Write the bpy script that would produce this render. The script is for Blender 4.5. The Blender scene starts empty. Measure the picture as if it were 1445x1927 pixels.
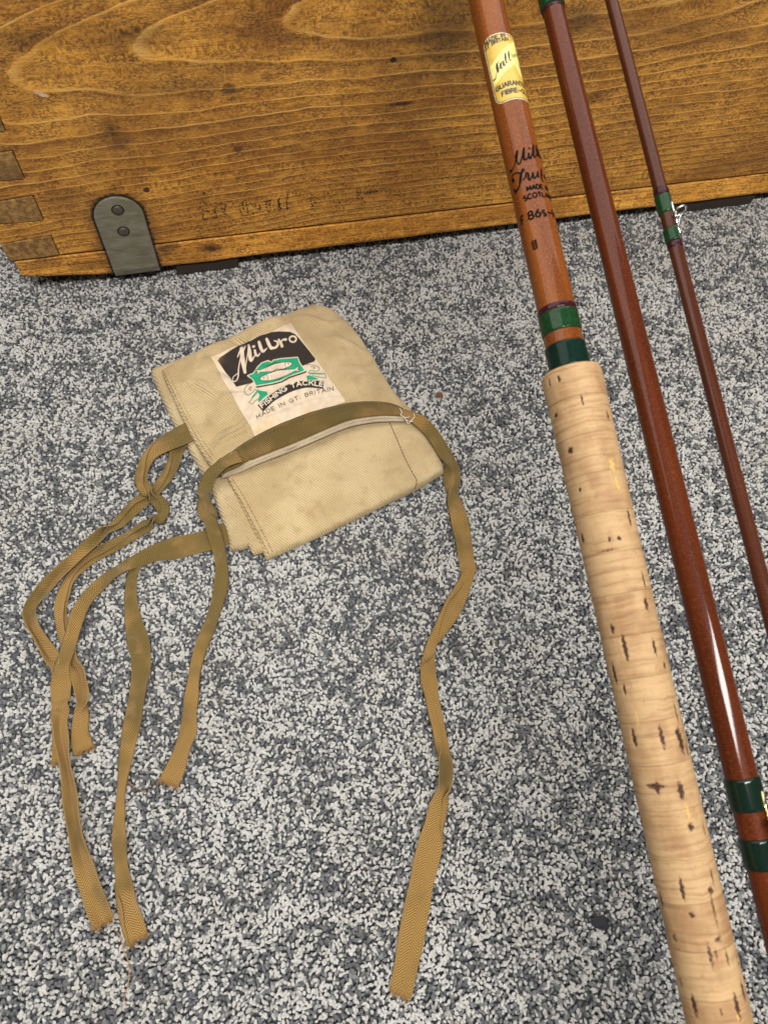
import bpy, bmesh, math, random
import numpy as np
from mathutils import Vector, Matrix, noise
from mathutils.bvhtree import BVHTree
random.seed(7); rng = np.random.default_rng(11)
S = bpy.context.scene; COL = S.collection
R = math.radians

# ---------------------------------------------------------------- camera
F, CX, CY, H = 1447.0, 722.5, 963.5, 0.45          # focal length in photo pixels, centre, camera height (m)
zc = Vector((62.5, 761.5, F)).normalized()          # world up seen from the camera (from the vertical vanishing point)
yc = Vector((0, 0, -1)); yc = (yc - zc * yc.dot(zc)).normalized()
xc = yc.cross(zc)
RW = Matrix((xc, yc, zc))
CAMP = Vector((0, 0, H))
cd = bpy.data.cameras.new('camera'); cam = bpy.data.objects.new('camera', cd); COL.objects.link(cam)
cam.matrix_world = Matrix.Translation(CAMP) @ RW.to_4x4()
cd.sensor_fit = 'VERTICAL'; cd.sensor_height = 24; cd.sensor_width = 18
cd.lens = 24 * F / 1927; cd.clip_start = 0.01; cd.clip_end = 100
cd.dof.use_dof = True; cd.dof.focus_distance = 0.50; cd.dof.aperture_fstop = 11
S.camera = cam
S.render.resolution_x, S.render.resolution_y = 767, 1024

# ---------------------------------------------------------------- room light
w = bpy.data.worlds.new('World'); S.world = w; w.use_nodes = True
bg = w.node_tree.nodes['Background']; bg.inputs[0].default_value = (1.0, 0.97, 0.93, 1); bg.inputs[1].default_value = 0.07
def area(name, loc, aim, sx, sy, power, col):
    l = bpy.data.lights.new(name, 'AREA'); l.shape = 'RECTANGLE'; l.size = sx; l.size_y = sy; l.energy = power; l.color = col
    o = bpy.data.objects.new(name, l); COL.objects.link(o); o.location = loc
    o.rotation_euler = (Vector(aim) - Vector(loc)).to_track_quat('-Z', 'Y').to_euler(); return o
area('ceiling_strip_light', (0.45, -0.62, 2.05), (0.05, 0.3, 0), 1.5, 0.22, 36, (1.0, 0.97, 0.92))
area('ceiling_panel_light', (-0.30, 0.95, 1.7), (0.0, 0.40, 0), 4.6, 1.3, 30, (1.0, 0.98, 0.95))
S.view_settings.view_transform = 'Standard'; S.view_settings.look = 'None'
S.view_settings.exposure = 0.74; S.view_settings.gamma = 1.0

# ---------------------------------------------------------------- measuring helpers
def ray(px, py):
    return (Matrix((xc, yc, zc))) @ Vector(((px - CX) / F, -(py - CY) / F, -1)) 
def P(px, py, z=0.0):
    d = ray(px, py); return CAMP + d * ((z - H) / d.z)
def catmull(pts, n):
    p = np.array(pts, float); k = len(p)
    q = np.vstack([2 * p[0] - p[1], p, 2 * p[-1] - p[-2]])
    seg = np.linalg.norm(np.diff(p[:, :2], axis=0), axis=1); cum = np.concatenate([[0], np.cumsum(seg)])
    out = []
    for t in np.linspace(0, cum[-1], n):
        i = min(np.searchsorted(cum, t, side='right') - 1, k - 2); u = (t - cum[i]) / max(seg[i], 1e-9)
        a, b, c, d = q[i], q[i + 1], q[i + 2], q[i + 3]
        out.append(0.5 * (2 * b + (c - a) * u + (2 * a - 5 * b + 4 * c - d) * u * u + (3 * b - a - 3 * c + d) * u ** 3))
    return np.array(out)
def nz(x, y, z=0, s=1.0):
    return noise.noise(Vector((x * s, y * s, z * s)))

# ---------------------------------------------------------------- scene graph helpers
def mesh_obj(name, verts, faces, mat, parent=None, smooth=True, kind=None, label=None):
    me = bpy.data.meshes.new(name); me.from_pydata([tuple(v) for v in verts], [], faces); me.update()
    if smooth: me.polygons.foreach_set('use_smooth', [True] * len(me.polygons))
    o = bpy.data.objects.new(name, me); COL.objects.link(o)
    if mat: me.materials.append(mat)
    if parent: o.parent = parent
    if kind: o['kind'] = kind
    if label: o['label'] = label
    return o
def thing(name, label, cat, loc=(0, 0, 0), group=None, mat3=None):
    o = bpy.data.objects.new(name, None); COL.objects.link(o); o.empty_display_size = 0.02
    if mat3 is not None: o.matrix_world = Matrix.Translation(loc) @ mat3.to_4x4()
    else: o.location = loc
    o['label'] = label; o['category'] = cat
    if group: o['group'] = group
    return o
def tag(o, label, cat, group=None):
    o['label'] = label; o['category'] = cat
    if group: o['group'] = group
class MB:
    def __init__(s): s.v = []; s.f = []
    def add(s, v, f):
        k = len(s.v); s.v += [tuple(p) for p in v]; s.f += [tuple(i + k for i in q) for q in f]
    def tube(s, pts, rad, n=8, cap=True):
        pts = [Vector(p) for p in pts]; m = len(pts)
        if not hasattr(rad, '__len__'): rad = [rad] * m
        V = []; Fc = []; up = None
        for i in range(m):
            t = (pts[min(i + 1, m - 1)] - pts[max(i - 1, 0)]).normalized()
            if up is None: up = Vector((0, 0, 1)) if abs(t.z) < .9 else Vector((1, 0, 0))
            a = (up - t * up.dot(t)).normalized(); b = t.cross(a); up = a
            for j in range(n):
                th = 2 * math.pi * j / n; V.append(pts[i] + (a * math.cos(th) + b * math.sin(th)) * rad[i])
        for i in range(m - 1):
            for j in range(n): Fc.append((i * n + j, i * n + (j + 1) % n, (i + 1) * n + (j + 1) % n, (i + 1) * n + j))
        if cap: Fc += [tuple(range(n))[::-1], tuple(range((m - 1) * n, m * n))]
        s.add(V, Fc)
    def box(s, x0, x1, y0, y1, z0, z1):
        V = [(x, y, z) for z in (z0, z1) for y in (y0, y1) for x in (x0, x1)]
        s.add(V, [(0, 2, 3, 1), (4, 5, 7, 6), (0, 1, 5, 4), (2, 6, 7, 3), (0, 4, 6, 2), (1, 3, 7, 5)])
    def build(s, name, mat, parent=None, smooth=True, **k): return mesh_obj(name, s.v, s.f, mat, parent, smooth, **k)
def bevel(o, wd, seg=2):
    m = o.modifiers.new('bevel', 'BEVEL'); m.width = wd; m.segments = seg; m.limit_method = 'ANGLE'; m.angle_limit = R(40); return o
def set_color(o, name, cols):
    a = o.data.attributes.new(name, 'FLOAT_COLOR', 'POINT')
    c = np.ones((len(o.data.vertices), 4), np.float32); c[:, :cols.shape[1]] = cols
    a.data.foreach_set('color', c.ravel())
def set_uv(o, uv):                                   # uv per vertex
    l = o.data.uv_layers.new(name='uv'); idx = np.zeros(len(o.data.loops), np.int32); o.data.loops.foreach_get('vertex_index', idx)
    l.data.foreach_set('uv', np.asarray(uv, np.float32)[idx].ravel())
def grid_faces(nu, nv, wrap=False):
    f = []
    for i in range(nv - 1):
        for j in range(nu if wrap else nu - 1):
            k = (j + 1) % nu; f.append((i * nu + j, i * nu + k, (i + 1) * nu + k, (i + 1) * nu + j))
    return f

# ---------------------------------------------------------------- node expressions
class X:
    def __init__(s, m, o): s.m = m; s.o = o
    def _b(s, op, b): return s.m.math(op, s, b)
    def __add__(s, b): return s._b('ADD', b)
    def __radd__(s, b): return s._b('ADD', b)
    def __sub__(s, b): return s._b('SUBTRACT', b)
    def __rsub__(s, b): return s.m.math('SUBTRACT', b, s)
    def __mul__(s, b): return s._b('MULTIPLY', b)
    def __rmul__(s, b): return s._b('MULTIPLY', b)
    def __truediv__(s, b): return s._b('DIVIDE', b)
    def __pow__(s, b): return s._b('POWER', b)
class Mat:
    def __init__(s, name):
        s.mat = bpy.data.materials.new(name); s.mat.use_nodes = True; s.nt = s.mat.node_tree
        s.p = s.nt.nodes['Principled BSDF']
    def n(s, t, **k):
        nd = s.nt.nodes.new(t)
        for a, b in k.items(): setattr(nd, a, b)
        return nd
    def put(s, sock, v):
        if isinstance(v, X): s.nt.links.new(v.o, sock)
        else: sock.default_value = v
    def math(s, op, a, b=None, c=None, clamp=False):
        nd = s.n('ShaderNodeMath', operation=op, use_clamp=clamp)
        for i, v in enumerate((a, b, c)):
            if v is not None: s.put(nd.inputs[i], v)
        return X(s, nd.outputs[0])
    def f(s, op, *a): return s.math(op, *a)
    def obj(s):
        if not hasattr(s, '_tc'): s._tc = s.n('ShaderNodeTexCoord')
        return X(s, s._tc.outputs['Object'])
    def uv(s):
        s.obj(); return X(s, s._tc.outputs['UV'])
    def xyz(s, v):
        nd = s.n('ShaderNodeSeparateXYZ'); s.put(nd.inputs[0], v); return [X(s, o) for o in nd.outputs]
    def vec(s, x, y, z):
        nd = s.n('ShaderNodeCombineXYZ')
        for i, v in enumerate((x, y, z)): s.put(nd.inputs[i], v)
        return X(s, nd.outputs[0])
    def noise(s, v, scale, detail=2, rough=.5, dist=0):
        nd = s.n('ShaderNodeTexNoise'); s.put(nd.inputs['Vector'], v)
        nd.inputs['Scale'].default_value = scale; nd.inputs['Detail'].default_value = detail
        nd.inputs['Roughness'].default_value = rough; nd.inputs['Distortion'].default_value = dist
        return X(s, nd.outputs['Fac'])
    def voro(s, v, scale, feature='F1', out='Distance'):
        nd = s.n('ShaderNodeTexVoronoi', feature=feature); s.put(nd.inputs['Vector'], v); nd.inputs['Scale'].default_value = scale
        return X(s, nd.outputs[out])
    def step(s, v, a, b, lo=0.0, hi=1.0):
        nd = s.n('ShaderNodeMapRange', interpolation_type='SMOOTHSTEP'); s.put(nd.inputs[0], v)
        for i, q in enumerate((a, b, lo, hi)): nd.inputs[i + 1].default_value = q
        return X(s, nd.outputs[0])
    def mix(s, fac, a, b, mode='MIX'):
        nd = s.n('ShaderNodeMix', data_type='RGBA', blend_type=mode); s.put(nd.inputs[0], fac)
        for sock, v in ((nd.inputs[6], a), (nd.inputs[7], b)): s.put(sock, v if isinstance(v, X) else (*v, 1))
        return X(s, nd.outputs[2])
    def ramp(s, fac, stops, interp='LINEAR'):
        nd = s.n('ShaderNodeValToRGB'); s.put(nd.inputs[0], fac); cr = nd.color_ramp; cr.interpolation = interp
        while len(cr.elements) < len(stops): cr.elements.new(.5)
        for e, (p, c) in zip(cr.elements, stops): e.position = p; e.color = (*c, 1)
        return X(s, nd.outputs[0])
    def attr(s, name, kind='GEOMETRY', out='Color'):
        nd = s.n('ShaderNodeAttribute', attribute_type=kind, attribute_name=name); return X(s, nd.outputs[out])
    def rnd(s): return X(s, s.n('ShaderNodeObjectInfo').outputs['Random'])
    def bump(s, h, dist, strength=1.0):
        nd = s.n('ShaderNodeBump'); s.put(nd.inputs['Height'], h); nd.inputs['Distance'].default_value = dist
        nd.inputs['Strength'].default_value = strength; s.nt.links.new(nd.outputs[0], s.p.inputs['Normal'])
    def set(s, color=None, rough=.5, spec=.5, metal=0, coat=0, coat_r=.1, sheen=0):
        p = s.p.inputs
        if color is not None: s.put(p['Base Color'], color if isinstance(color, X) else (*color, 1))
        s.put(p['Roughness'], rough); p['Specular IOR Level'].default_value = spec; s.put(p['Metallic'], metal)
        p['Coat Weight'].default_value = coat; p['Coat Roughness'].default_value = coat_r
        p['Sheen Weight'].default_value = sheen
        return s.mat
def plain(name, col, rough=.5, **k):
    m = Mat(name); n = m.noise(m.obj(), 900, 3); return m.set(m.mix(n, tuple(c * .75 for c in col), tuple(min(1, c * 1.2) for c in col)), rough, **k)

# ================================================================ CARPET
def mat_tuft():
    m = Mat('carpet_yarn'); tone = m.attr('tone', 'INSTANCER', 'Fac'); tint = m.attr('tint', 'INSTANCER', 'Fac')
    c = m.ramp(tone, [(0, (.085, .092, .102)), (.08, (.17, .178, .19)), (.28, (.25, .258, .27)), (.43, (.37, .375, .38)), (.50, (.66, .65, .615)), (.63, (.85, .835, .79)), (1, (.92, .905, .87))])
    c = m.mix(tint * .5, c, (.62, .52, .38), 'MULTIPLY')
    n = m.noise(m.obj(), 5.0, 3, .7)
    c = m.mix(m.step(n, .40, .70, .0, .22), c, (.5, .5, .5), 'MULTIPLY')
    m.bump(m.noise(m.vec(*[q * k for q, k in zip(m.xyz(m.obj()), (9, 9, 2.2))]), 1.0, 2), .35, .6)
    return m.set(c, .85, .2, sheen=.1)
carpet_mat = Mat('carpet_backing'); carpet_mat = carpet_mat.set(carpet_mat.mix(carpet_mat.noise(carpet_mat.obj(), 300, 2), (.05, .053, .06), (.14, .145, .155)), .95, .1)
carpet = mesh_obj('carpet', [(-2.5, -2.0, -.0042), (2.5, -2.0, -.0042), (2.5, 3, -.0042), (-2.5, 3, -.0042)], [(0, 1, 2, 3)], carpet_mat, kind='structure')
carpet['label'] = 'grey and white flecked short pile carpet'
def build_pile():
    sp = .00186
    xs = np.arange(-.55, .58, sp); ys = np.arange(-.22, .64, sp * .92)
    gx, gy = np.meshgrid(xs, ys); gx[1::2] += sp / 2
    p = np.stack([gx.ravel(), gy.ravel()], 1) + rng.normal(0, sp * .27, (gx.size, 2))
    n = len(p)
    # yarn colour runs in little clumps: a coarse random field thresholded per tuft
    def field(cell, seed):
        r = np.random.default_rng(seed); g = r.random((400, 400)); q = (p + 3) / cell
        i = np.floor(q).astype(int); f = q - i; f = f * f * (3 - 2 * f); i %= 399
        a = g[i[:, 0], i[:, 1]]; b = g[i[:, 0] + 1, i[:, 1]]; c = g[i[:, 0], i[:, 1] + 1]; d = g[i[:, 0] + 1, i[:, 1] + 1]
        return (a * (1 - f[:, 0]) + b * f[:, 0]) * (1 - f[:, 1]) + (c * (1 - f[:, 0]) + d * f[:, 0]) * f[:, 1]
    v = .62 * rng.random(n) + .52 * field(.0036, 1) + .24 * field(.011, 2) + .14 * field(.06, 3)
    rank = np.argsort(np.argsort(v)) / n
    tone = np.clip(rank * .92 + rng.normal(0, .035, n) + .05, 0, 1)
    big = rng.random(n)
    rot = np.column_stack([rng.normal(0, .45, n), rng.normal(0, .45, n), rng.random(n) * 6.283])
    k = .00080 + .00042 * big ** 2
    scl = np.column_stack([k * (.85 + 1.0 * rng.random(n) ** 1.6), k * (.62 + .42 * rng.random(n)), k * (.8 + .4 * rng.random(n))])
    z = -.0003 - np.minimum(scl.max(1), scl[:, 2] * 1.25) * .95 - np.abs(rng.normal(0, .00035, n)) + .0002 * (tone > .5)
    me = bpy.data.meshes.new('carpet_pile'); me.from_pydata(np.column_stack([p, z]).tolist(), [], [])
    for nm, a, t in (('rot', rot, 'FLOAT_VECTOR'), ('scl', scl, 'FLOAT_VECTOR')):
        me.attributes.new(nm, t, 'POINT').data.foreach_set('vector', a.astype(np.float32).ravel())
    tint = np.clip(field(.03, 5) * 1.1 - .45, 0, 1) * rng.random(n) + (rng.random(n) < .01) * .5
    for nm, a in (('tone', tone), ('tint', tint)):
        me.attributes.new(nm, 'FLOAT', 'POINT').data.foreach_set('value', a.astype(np.float32))
    o = bpy.data.objects.new('carpet_pile', me); COL.objects.link(o); o.parent = carpet; o['kind'] = 'stuff'
    tm = mat_tuft(); me.materials.append(tm)
    ng = bpy.data.node_groups.new('pile_tufts', 'GeometryNodeTree')
    ng.interface.new_socket('Geometry', in_out='INPUT', socket_type='NodeSocketGeometry'); ng.interface.new_socket('Geometry', in_out='OUTPUT', socket_type='NodeSocketGeometry')
    N = ng.nodes.new; L = ng.links.new
    gi, go, ip, ico = N('NodeGroupInput'), N('NodeGroupOutput'), N('GeometryNodeInstanceOnPoints'), N('GeometryNodeMeshIcoSphere')
    ico.inputs['Radius'].default_value = 1; ico.inputs['Subdivisions'].default_value = 3
    pos, nt, vm, sub, setp = N('GeometryNodeInputPosition'), N('ShaderNodeTexNoise'), N('ShaderNodeVectorMath'), N('ShaderNodeVectorMath'), N('GeometryNodeSetPosition')
    nt.inputs['Scale'].default_value = 1.5; nt.inputs['Detail'].default_value = 2
    L(pos.outputs[0], nt.inputs['Vector']); sub.operation = 'SUBTRACT'; L(nt.outputs['Color'], sub.inputs[0]); sub.inputs[1].default_value = (.5, .5, .5)
    vm.operation = 'SCALE'; L(sub.outputs[0], vm.inputs[0]); vm.inputs['Scale'].default_value = 1.5
    L(ico.outputs[0], setp.inputs['Geometry']); L(vm.outputs[0], setp.inputs['Offset'])
    ss, sm = N('GeometryNodeSetShadeSmooth'), N('GeometryNodeSetMaterial'); sm.inputs['Material'].default_value = tm
    L(setp.outputs[0], ss.inputs[0]); L(ss.outputs[0], sm.inputs[0])
    ar, as_ = N('GeometryNodeInputNamedAttribute'), N('GeometryNodeInputNamedAttribute')
    for a, nm in ((ar, 'rot'), (as_, 'scl')): a.data_type = 'FLOAT_VECTOR'; a.inputs['Name'].default_value = nm
    e2r = N('FunctionNodeEulerToRotation'); L(ar.outputs[0], e2r.inputs[0])
    L(gi.outputs[0], ip.inputs['Points']); L(sm.outputs[0], ip.inputs['Instance']); L(e2r.outputs[0], ip.inputs['Rotation']); L(as_.outputs[0], ip.inputs['Scale'])
    L(ip.outputs[0], go.inputs[0])
    o.modifiers.new('tufts', 'NODES').node_group = ng
build_pile()

# ================================================================ CRATE
LIFT = 0.0
A0 = P(45, 542, .009); B0 = P(1235, 395, .009)
ex = Vector((B0.x - A0.x, B0.y - A0.y, 0)).normalized(); ey = Vector((-ex.y, ex.x, 0))
def face(px, py, off=0.0):                            # pixel -> (along, up) on the crate's front face
    d = ray(px, py); t = (A0 - ey * off - CAMP).dot(ey) / d.dot(ey); p = CAMP + d * t
    return (p - A0).dot(ex), p.z - LIFT
HB = .27; LEN = .80; DEP = .36; BT = .0343
seam = lambda x: .0359 - .0030 * x
SPOTS = []                                            # (x, z, rx, rz, strength): knots, nail holes, stains and other dark patches
for px, py, rx, rz, k in [(430, 168, .0052, .0044, .62), (437, 187, .003, .0020, .45), (448, 282, .0036, .0028, .65), (276, 358, .0026, .0026, .95), (740, 113, .0024, .0022, 1), (757, 196, .0085, .0016, .9), (290, 320, .004, .002, .3),
                          (125, 370, .013, .007, .35), (398, 468, .010, .004, .9), (210, 246, .006, .006, .6), (225, 270, .008, .006, .5), (315, 470, .009, .008, .7), (205, 470, .012, .008, .4), (180, 500, .022, .004, .45), (75, 495, .014, .006, .4), (340, 485, .02, .004, .35), (1250, 350, .03, .002, .6),
                          (845, 45, .022, .030, .55), (1090, 40, .016, .012, .5), (330, 165, .03, .006, .4), (1110, 185, .012, .003, .5), (1100, 192, .008, .003, .5), (240, 72, .03, .008, .35), (40, 75, .03, .006, .35), (1180, 360, .02, .004, .3)]:
    SPOTS.append((*face(px, py), rx, rz, k))
def mat_wood(name, seed=0.0, kind='board', tone=1.0):
    m = Mat(name); x, y, z = m.xyz(m.obj())
    wob = m.noise(m.vec(x * 7 + seed, y * 7, z * 16), 1.0, 3, .55) - .5
    wob2 = m.noise(m.vec(x * 30 + seed, y * 30, z * 60), 1.0, 2, .5) - .5
    if kind == 'board':
        z0 = .1605 + m.f('MINIMUM', x, .22) * .115 + wob * .010
        d = m.f('SQRT', (x - .335) * (x - .335) * .020 + .0006) + wob * .011
        rr = m.f('SQRT', (z - z0) * (z - z0) * 1.0 + d * d) + wob2 * .0022 + y * .5
        ph = rr * 88 + rr * rr * 420 + .86
    else:
        rr = z * 1.0 + y * .7 + x * .02 + wob * .008 + wob2 * .001
        ph = rr * 160
    fr = m.f('FRACT', ph)
    # a pale thin late-wood line, then a dark porous early-wood band that fades
    pale = m.step(fr, .84, .95) * (1 - m.step(fr, .965, .998)) 
    dark = (1 - m.step(fr, .02, .55)) * m.step(fr, .0, .03)
    bandn = m.step(m.noise(m.vec(x * 5, y * 5, m.f('FLOOR', ph) * 3.1 + seed), 1.0, 1), .35, .65)
    fleck = m.noise(m.vec(x * 430, y * 430, z * 640 + wob * 30), 1.0, 4, .74, .35)
    fl = m.step(fleck, .42, .62) * m.step(m.noise(m.vec(x * 60 + seed, y * 60, z * 120), 1.0, 3, .6), .30, .62, .35, 1.0)
    grain = m.noise(m.vec(x * 42, y * 200, z * 900), 1.0, 3, .6)
    blotch = m.noise(m.vec(x * 9 + seed, y * 9, z * 16), 1.0, 4, .6)
    fine = m.noise(m.vec(x * 1500, y * 900, z * 1900), 1.0, 2, .6)
    c = m.mix(m.step(blotch, .34, .68), (.47 * tone, .195 * tone, .024 * tone), (.84 * tone, .40 * tone, .062 * tone))
    c = m.mix(dark * (.20 + .40 * bandn), c, (.16 * tone, .058 * tone, .009))
    c = m.mix(fl * (.78 + dark * .22) * (1 - pale * .7), c, (.095 * tone, .030 * tone, .005))
    patchy = m.step(m.noise(m.vec(x * 14 + seed, y * 14, z * 90), 1.0, 2), .38, .62, .15, 1.0)
    c = m.mix(m.step(grain, .52, .75, 0, .38), c, (.15 * tone, .055 * tone, .010))
    c = m.mix(m.step(fine, .60, .80, 0, .55), c, (.07, .022, .004))
    c = m.mix(pale * patchy * (m.step(z, .03, .14, .25, .85)), c, (.80 * tone, .46 * tone, .125 * tone))
    mott = m.noise(m.vec(x * 95 + seed, y * 95, z * 210), 1.0, 4, .7, .6)
    c = m.mix(m.step(mott, .48, .66, 0, .50) * (1 - pale), c, (.17 * tone, .058 * tone, .009))
    c = m.mix(m.step(mott, .47, .34, 0, .30), c, (.84 * tone, .44 * tone, .085 * tone))
    mask = None
    c = m.mix(m.step(m.noise(m.vec(x * 6 + 3, y * 6, z * 22 + seed), 1.0, 3, .6), .46, .72, 0, .55), c, (.19 * tone, .068 * tone, .012))
    if kind == 'board' or kind == 'rail':
        jag = m.noise(m.vec(x * 260, y * 100, z * 420), 1.0, 3, .65) - .5
        for sx, sz, rx, rz, k in SPOTS:
            if kind == 'rail' and sz > .05: continue
            if kind == 'board' and sz < .031: continue
            u = (x - sx) / rx; v = (z - sz) / rz
            dd = m.f('SQRT', u * u + v * v) + jag * 1.3
            q = m.step(dd, .55 if rx < .006 else .15, 1.0 if rx < .006 else 1.5, k, 0.0)
            mask = q if mask is None else m.f('MAXIMUM', mask, q)
        # scorched, chewed edge of the housing round the strap
        sx0 = m.f('MINIMUM', m.f('MAXIMUM', z, -.01), .0635)
        dx = x - .0842; dz = z - sx0
        sd = m.f('SQRT', dx * dx + dz * dz) + jag * .0052 * m.step(x, .06, .10, .6, 1.35)
        strap = m.step(sd, .0176, .0196, 1.0, 0.0)
        halo = m.step(sd, .018, .027, .5, 0.0)
        c = m.mix(halo, c, (.11, .036, .008))
        mask = m.f('MAXIMUM', mask, strap)
        c = m.mix(mask, c, (.018, .009, .005))
        # a small fresh chip
        cx, cz = face(78, 177); u = (x - cx) / .0042; v = (z - cz + (x - cx) * .5) / .0016
        c = m.mix(m.step(m.f('SQRT', u * u + v * v) + jag * 1.2, .6, 1.0, 1.0, 0.0) * (1 if kind == 'board' else 0), c, (.75, .52, .34))
    h = fleck * .5 + grain * .6 + pale * .35 - fl * .5 + fine * .3
    if mask is not None: h = h - mask * .9
    m.bump(h, .0007, .85)
    return m.set(c, m.step(fleck, .3, .7, .40, .58), .42, coat=.18, coat_r=.32)
def mat_endgrain():
    m = Mat('end_grain'); x, y, z = m.xyz(m.obj()); q = m.rnd()
    n1 = m.noise(m.vec(x * 260, q * 9, z * 260), 1.0, 4, .65); n2 = m.noise(m.vec(x * 40, q * 30, z * 40), 1.0, 2)
    por = m.noise(m.vec(x * 1100, q, z * 1100), 1.0, 2, .6)
    c = m.mix(m.step(n1, .35, .65), (.19, .095, .028), (.40, .225, .075)); c = m.mix(m.step(n2, .42, .62, 0, .6), c, (.15, .082, .03))
    c = m.mix(m.step(por, .6, .72, 0, .8), c, (.03, .014, .006)); m.bump(n1 + por, .0008, .8)
    return m.set(c, .6, .3)
wood_board = mat_wood('stained_pine_board'); wood_rail = mat_wood('stained_pine_rail', 4.2, 'rail', 1.5); wood_side = mat_wood('stained_pine_plain', 9.1, 'side', .9)
runner_wood = plain('shade_darkened_runner_wood', (.028, .018, .012), .85); end_grain = mat_endgrain()  # runners: dark wood, coloured darker still to deepen the shade under the crate
crate = thing('wooden_crate', 'stained pine wooden crate with dovetailed corner standing on the carpet', 'crate', (A0.x, A0.y, LIFT), mat3=Matrix((ex, ey, (0, 0, 1))).transposed())
G = .00045
pins = []                                             # dovetailed ends of the side board let into the front board
for k, (zb, zt) in enumerate([(.0358, .0535), (.0671, .0873), (.1007, .1213), (.1346, .1555), (.1685, .1895), (.2025, .2235), (.2365, .2560)]):
    fl = .0015; xr = BT + rng.normal(0, .0004)
    pins.append([(-.0002, zb + (fl if k else 0)), (xr, zb), (xr, zt), (-.0002, zt - fl * 1.6)])
def front_board():
    out = [(LEN, seam(LEN)), (LEN, HB), (0, HB)]
    for (a, b, c, d) in reversed(pins):
        out += [(0, d[1] + G), (c[0] + G, c[1] + G), (b[0] + G, b[1] - G), (0, a[1] - G)]
    out = out[:-2] + [(pins[0][1][0] + G, seam(pins[0][1][0]) + .0001)]
    n = len(out)
    v = [(x, 0, z) for x, z in out] + [(x, .02, z) for x, z in out]
    f = [tuple(range(n))[::-1], tuple(range(n, 2 * n))] + [(i, (i + 1) % n, n + (i + 1) % n, n + i) for i in range(n)]
    o = mesh_obj('front_board', v, f, wood_board, crate, False)
    bm = bmesh.new(); bm.from_mesh(o.data); bmesh.ops.recalc_face_normals(bm, faces=bm.faces); bm.to_mesh(o.data); bm.free()
    bevel(o, .0007)
front_board()
for a, b, c, d in pins:
    v = [(x, -.0004, z) for x, z in (a, b, c, d)] + [(x, .02, z) for x, z in (a, b, c, d)]
    o = mesh_obj('dovetail', v, [(0, 1, 2, 3), (7, 6, 5, 4), (0, 4, 5, 1), (1, 5, 6, 2), (2, 6, 7, 3), (3, 7, 4, 0)], end_grain, crate, False); bevel(o, .0006)
def rail():
    nx, prof = 90, []
    for k in range(9): a = math.pi / 2 * k / 8; prof.append((.0002 + .0055 * (1 - math.cos(a)), .0098 + .0055 * (1 - math.sin(a))))
    V = []; Fc = []
    for i in range(nx):
        x = .0030 + (LEN - .0036) * i / (nx - 1); zt = seam(x) - .0021; dz = .0006 * nz(x * 40, 2.0) + .0075 * max(0, 1 - x / .062) ** 1.3; dy = .0005 * nz(x * 25, 7.7)
        row = [(.02, zt), (.0010 + dy, zt), (.0004 + dy, zt - .0007)] + [(py + dy, pz + dz) for py, pz in prof] + [(.02, .0098)]
        V += [(x, py, pz) for py, pz in row]; m = len(row)
    for i in range(nx - 1):
        for j in range(m): k = (j + 1) % m; Fc.append((i * m + j, (i + 1) * m + j, (i + 1) * m + k, i * m + k))
    Fc += [tuple(range(m)), tuple(range((nx - 1) * m, nx * m))[::-1]]
    o = mesh_obj('bottom_rail', V, Fc, wood_rail, crate, False)
    bm = bmesh.new(); bm.from_mesh(o.data); bmesh.ops.recalc_face_normals(bm, faces=bm.faces); bm.to_mesh(o.data); bm.free()
rail()
def slab_box(name, x0, x1, y0, y1, z0, z1, mat, b=.001):
    mb = MB(); mb.box(x0, x1, y0, y1, z0, z1); return bevel(mb.build(name, mat, crate, False), b)
slab_box('side_board', 0, BT, .0205, DEP - .02, .0305, HB - .0165, wood_side); slab_box('side_board', LEN - BT, LEN, .0205, DEP - .02, .0305, HB - .0165, wood_side)
slab_box('back_board', 0, LEN, DEP - .0195, DEP, .0305, HB - .0165, wood_side)
slab_box('bottom_board', .001, LEN - .001, .0205, DEP, .0098, .030, wood_side)
slab_box('lid', BT + .001, LEN - BT - .001, .0205, DEP, HB - .016, HB - .0005, wood_side)
for x0, x1 in ((.112, .160), (.515, .600), (.70, .76)):
    slab_box('runner', x0, x1, .0035, DEP - .004, -.0015, .0095, runner_wood, .0012)
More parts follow.
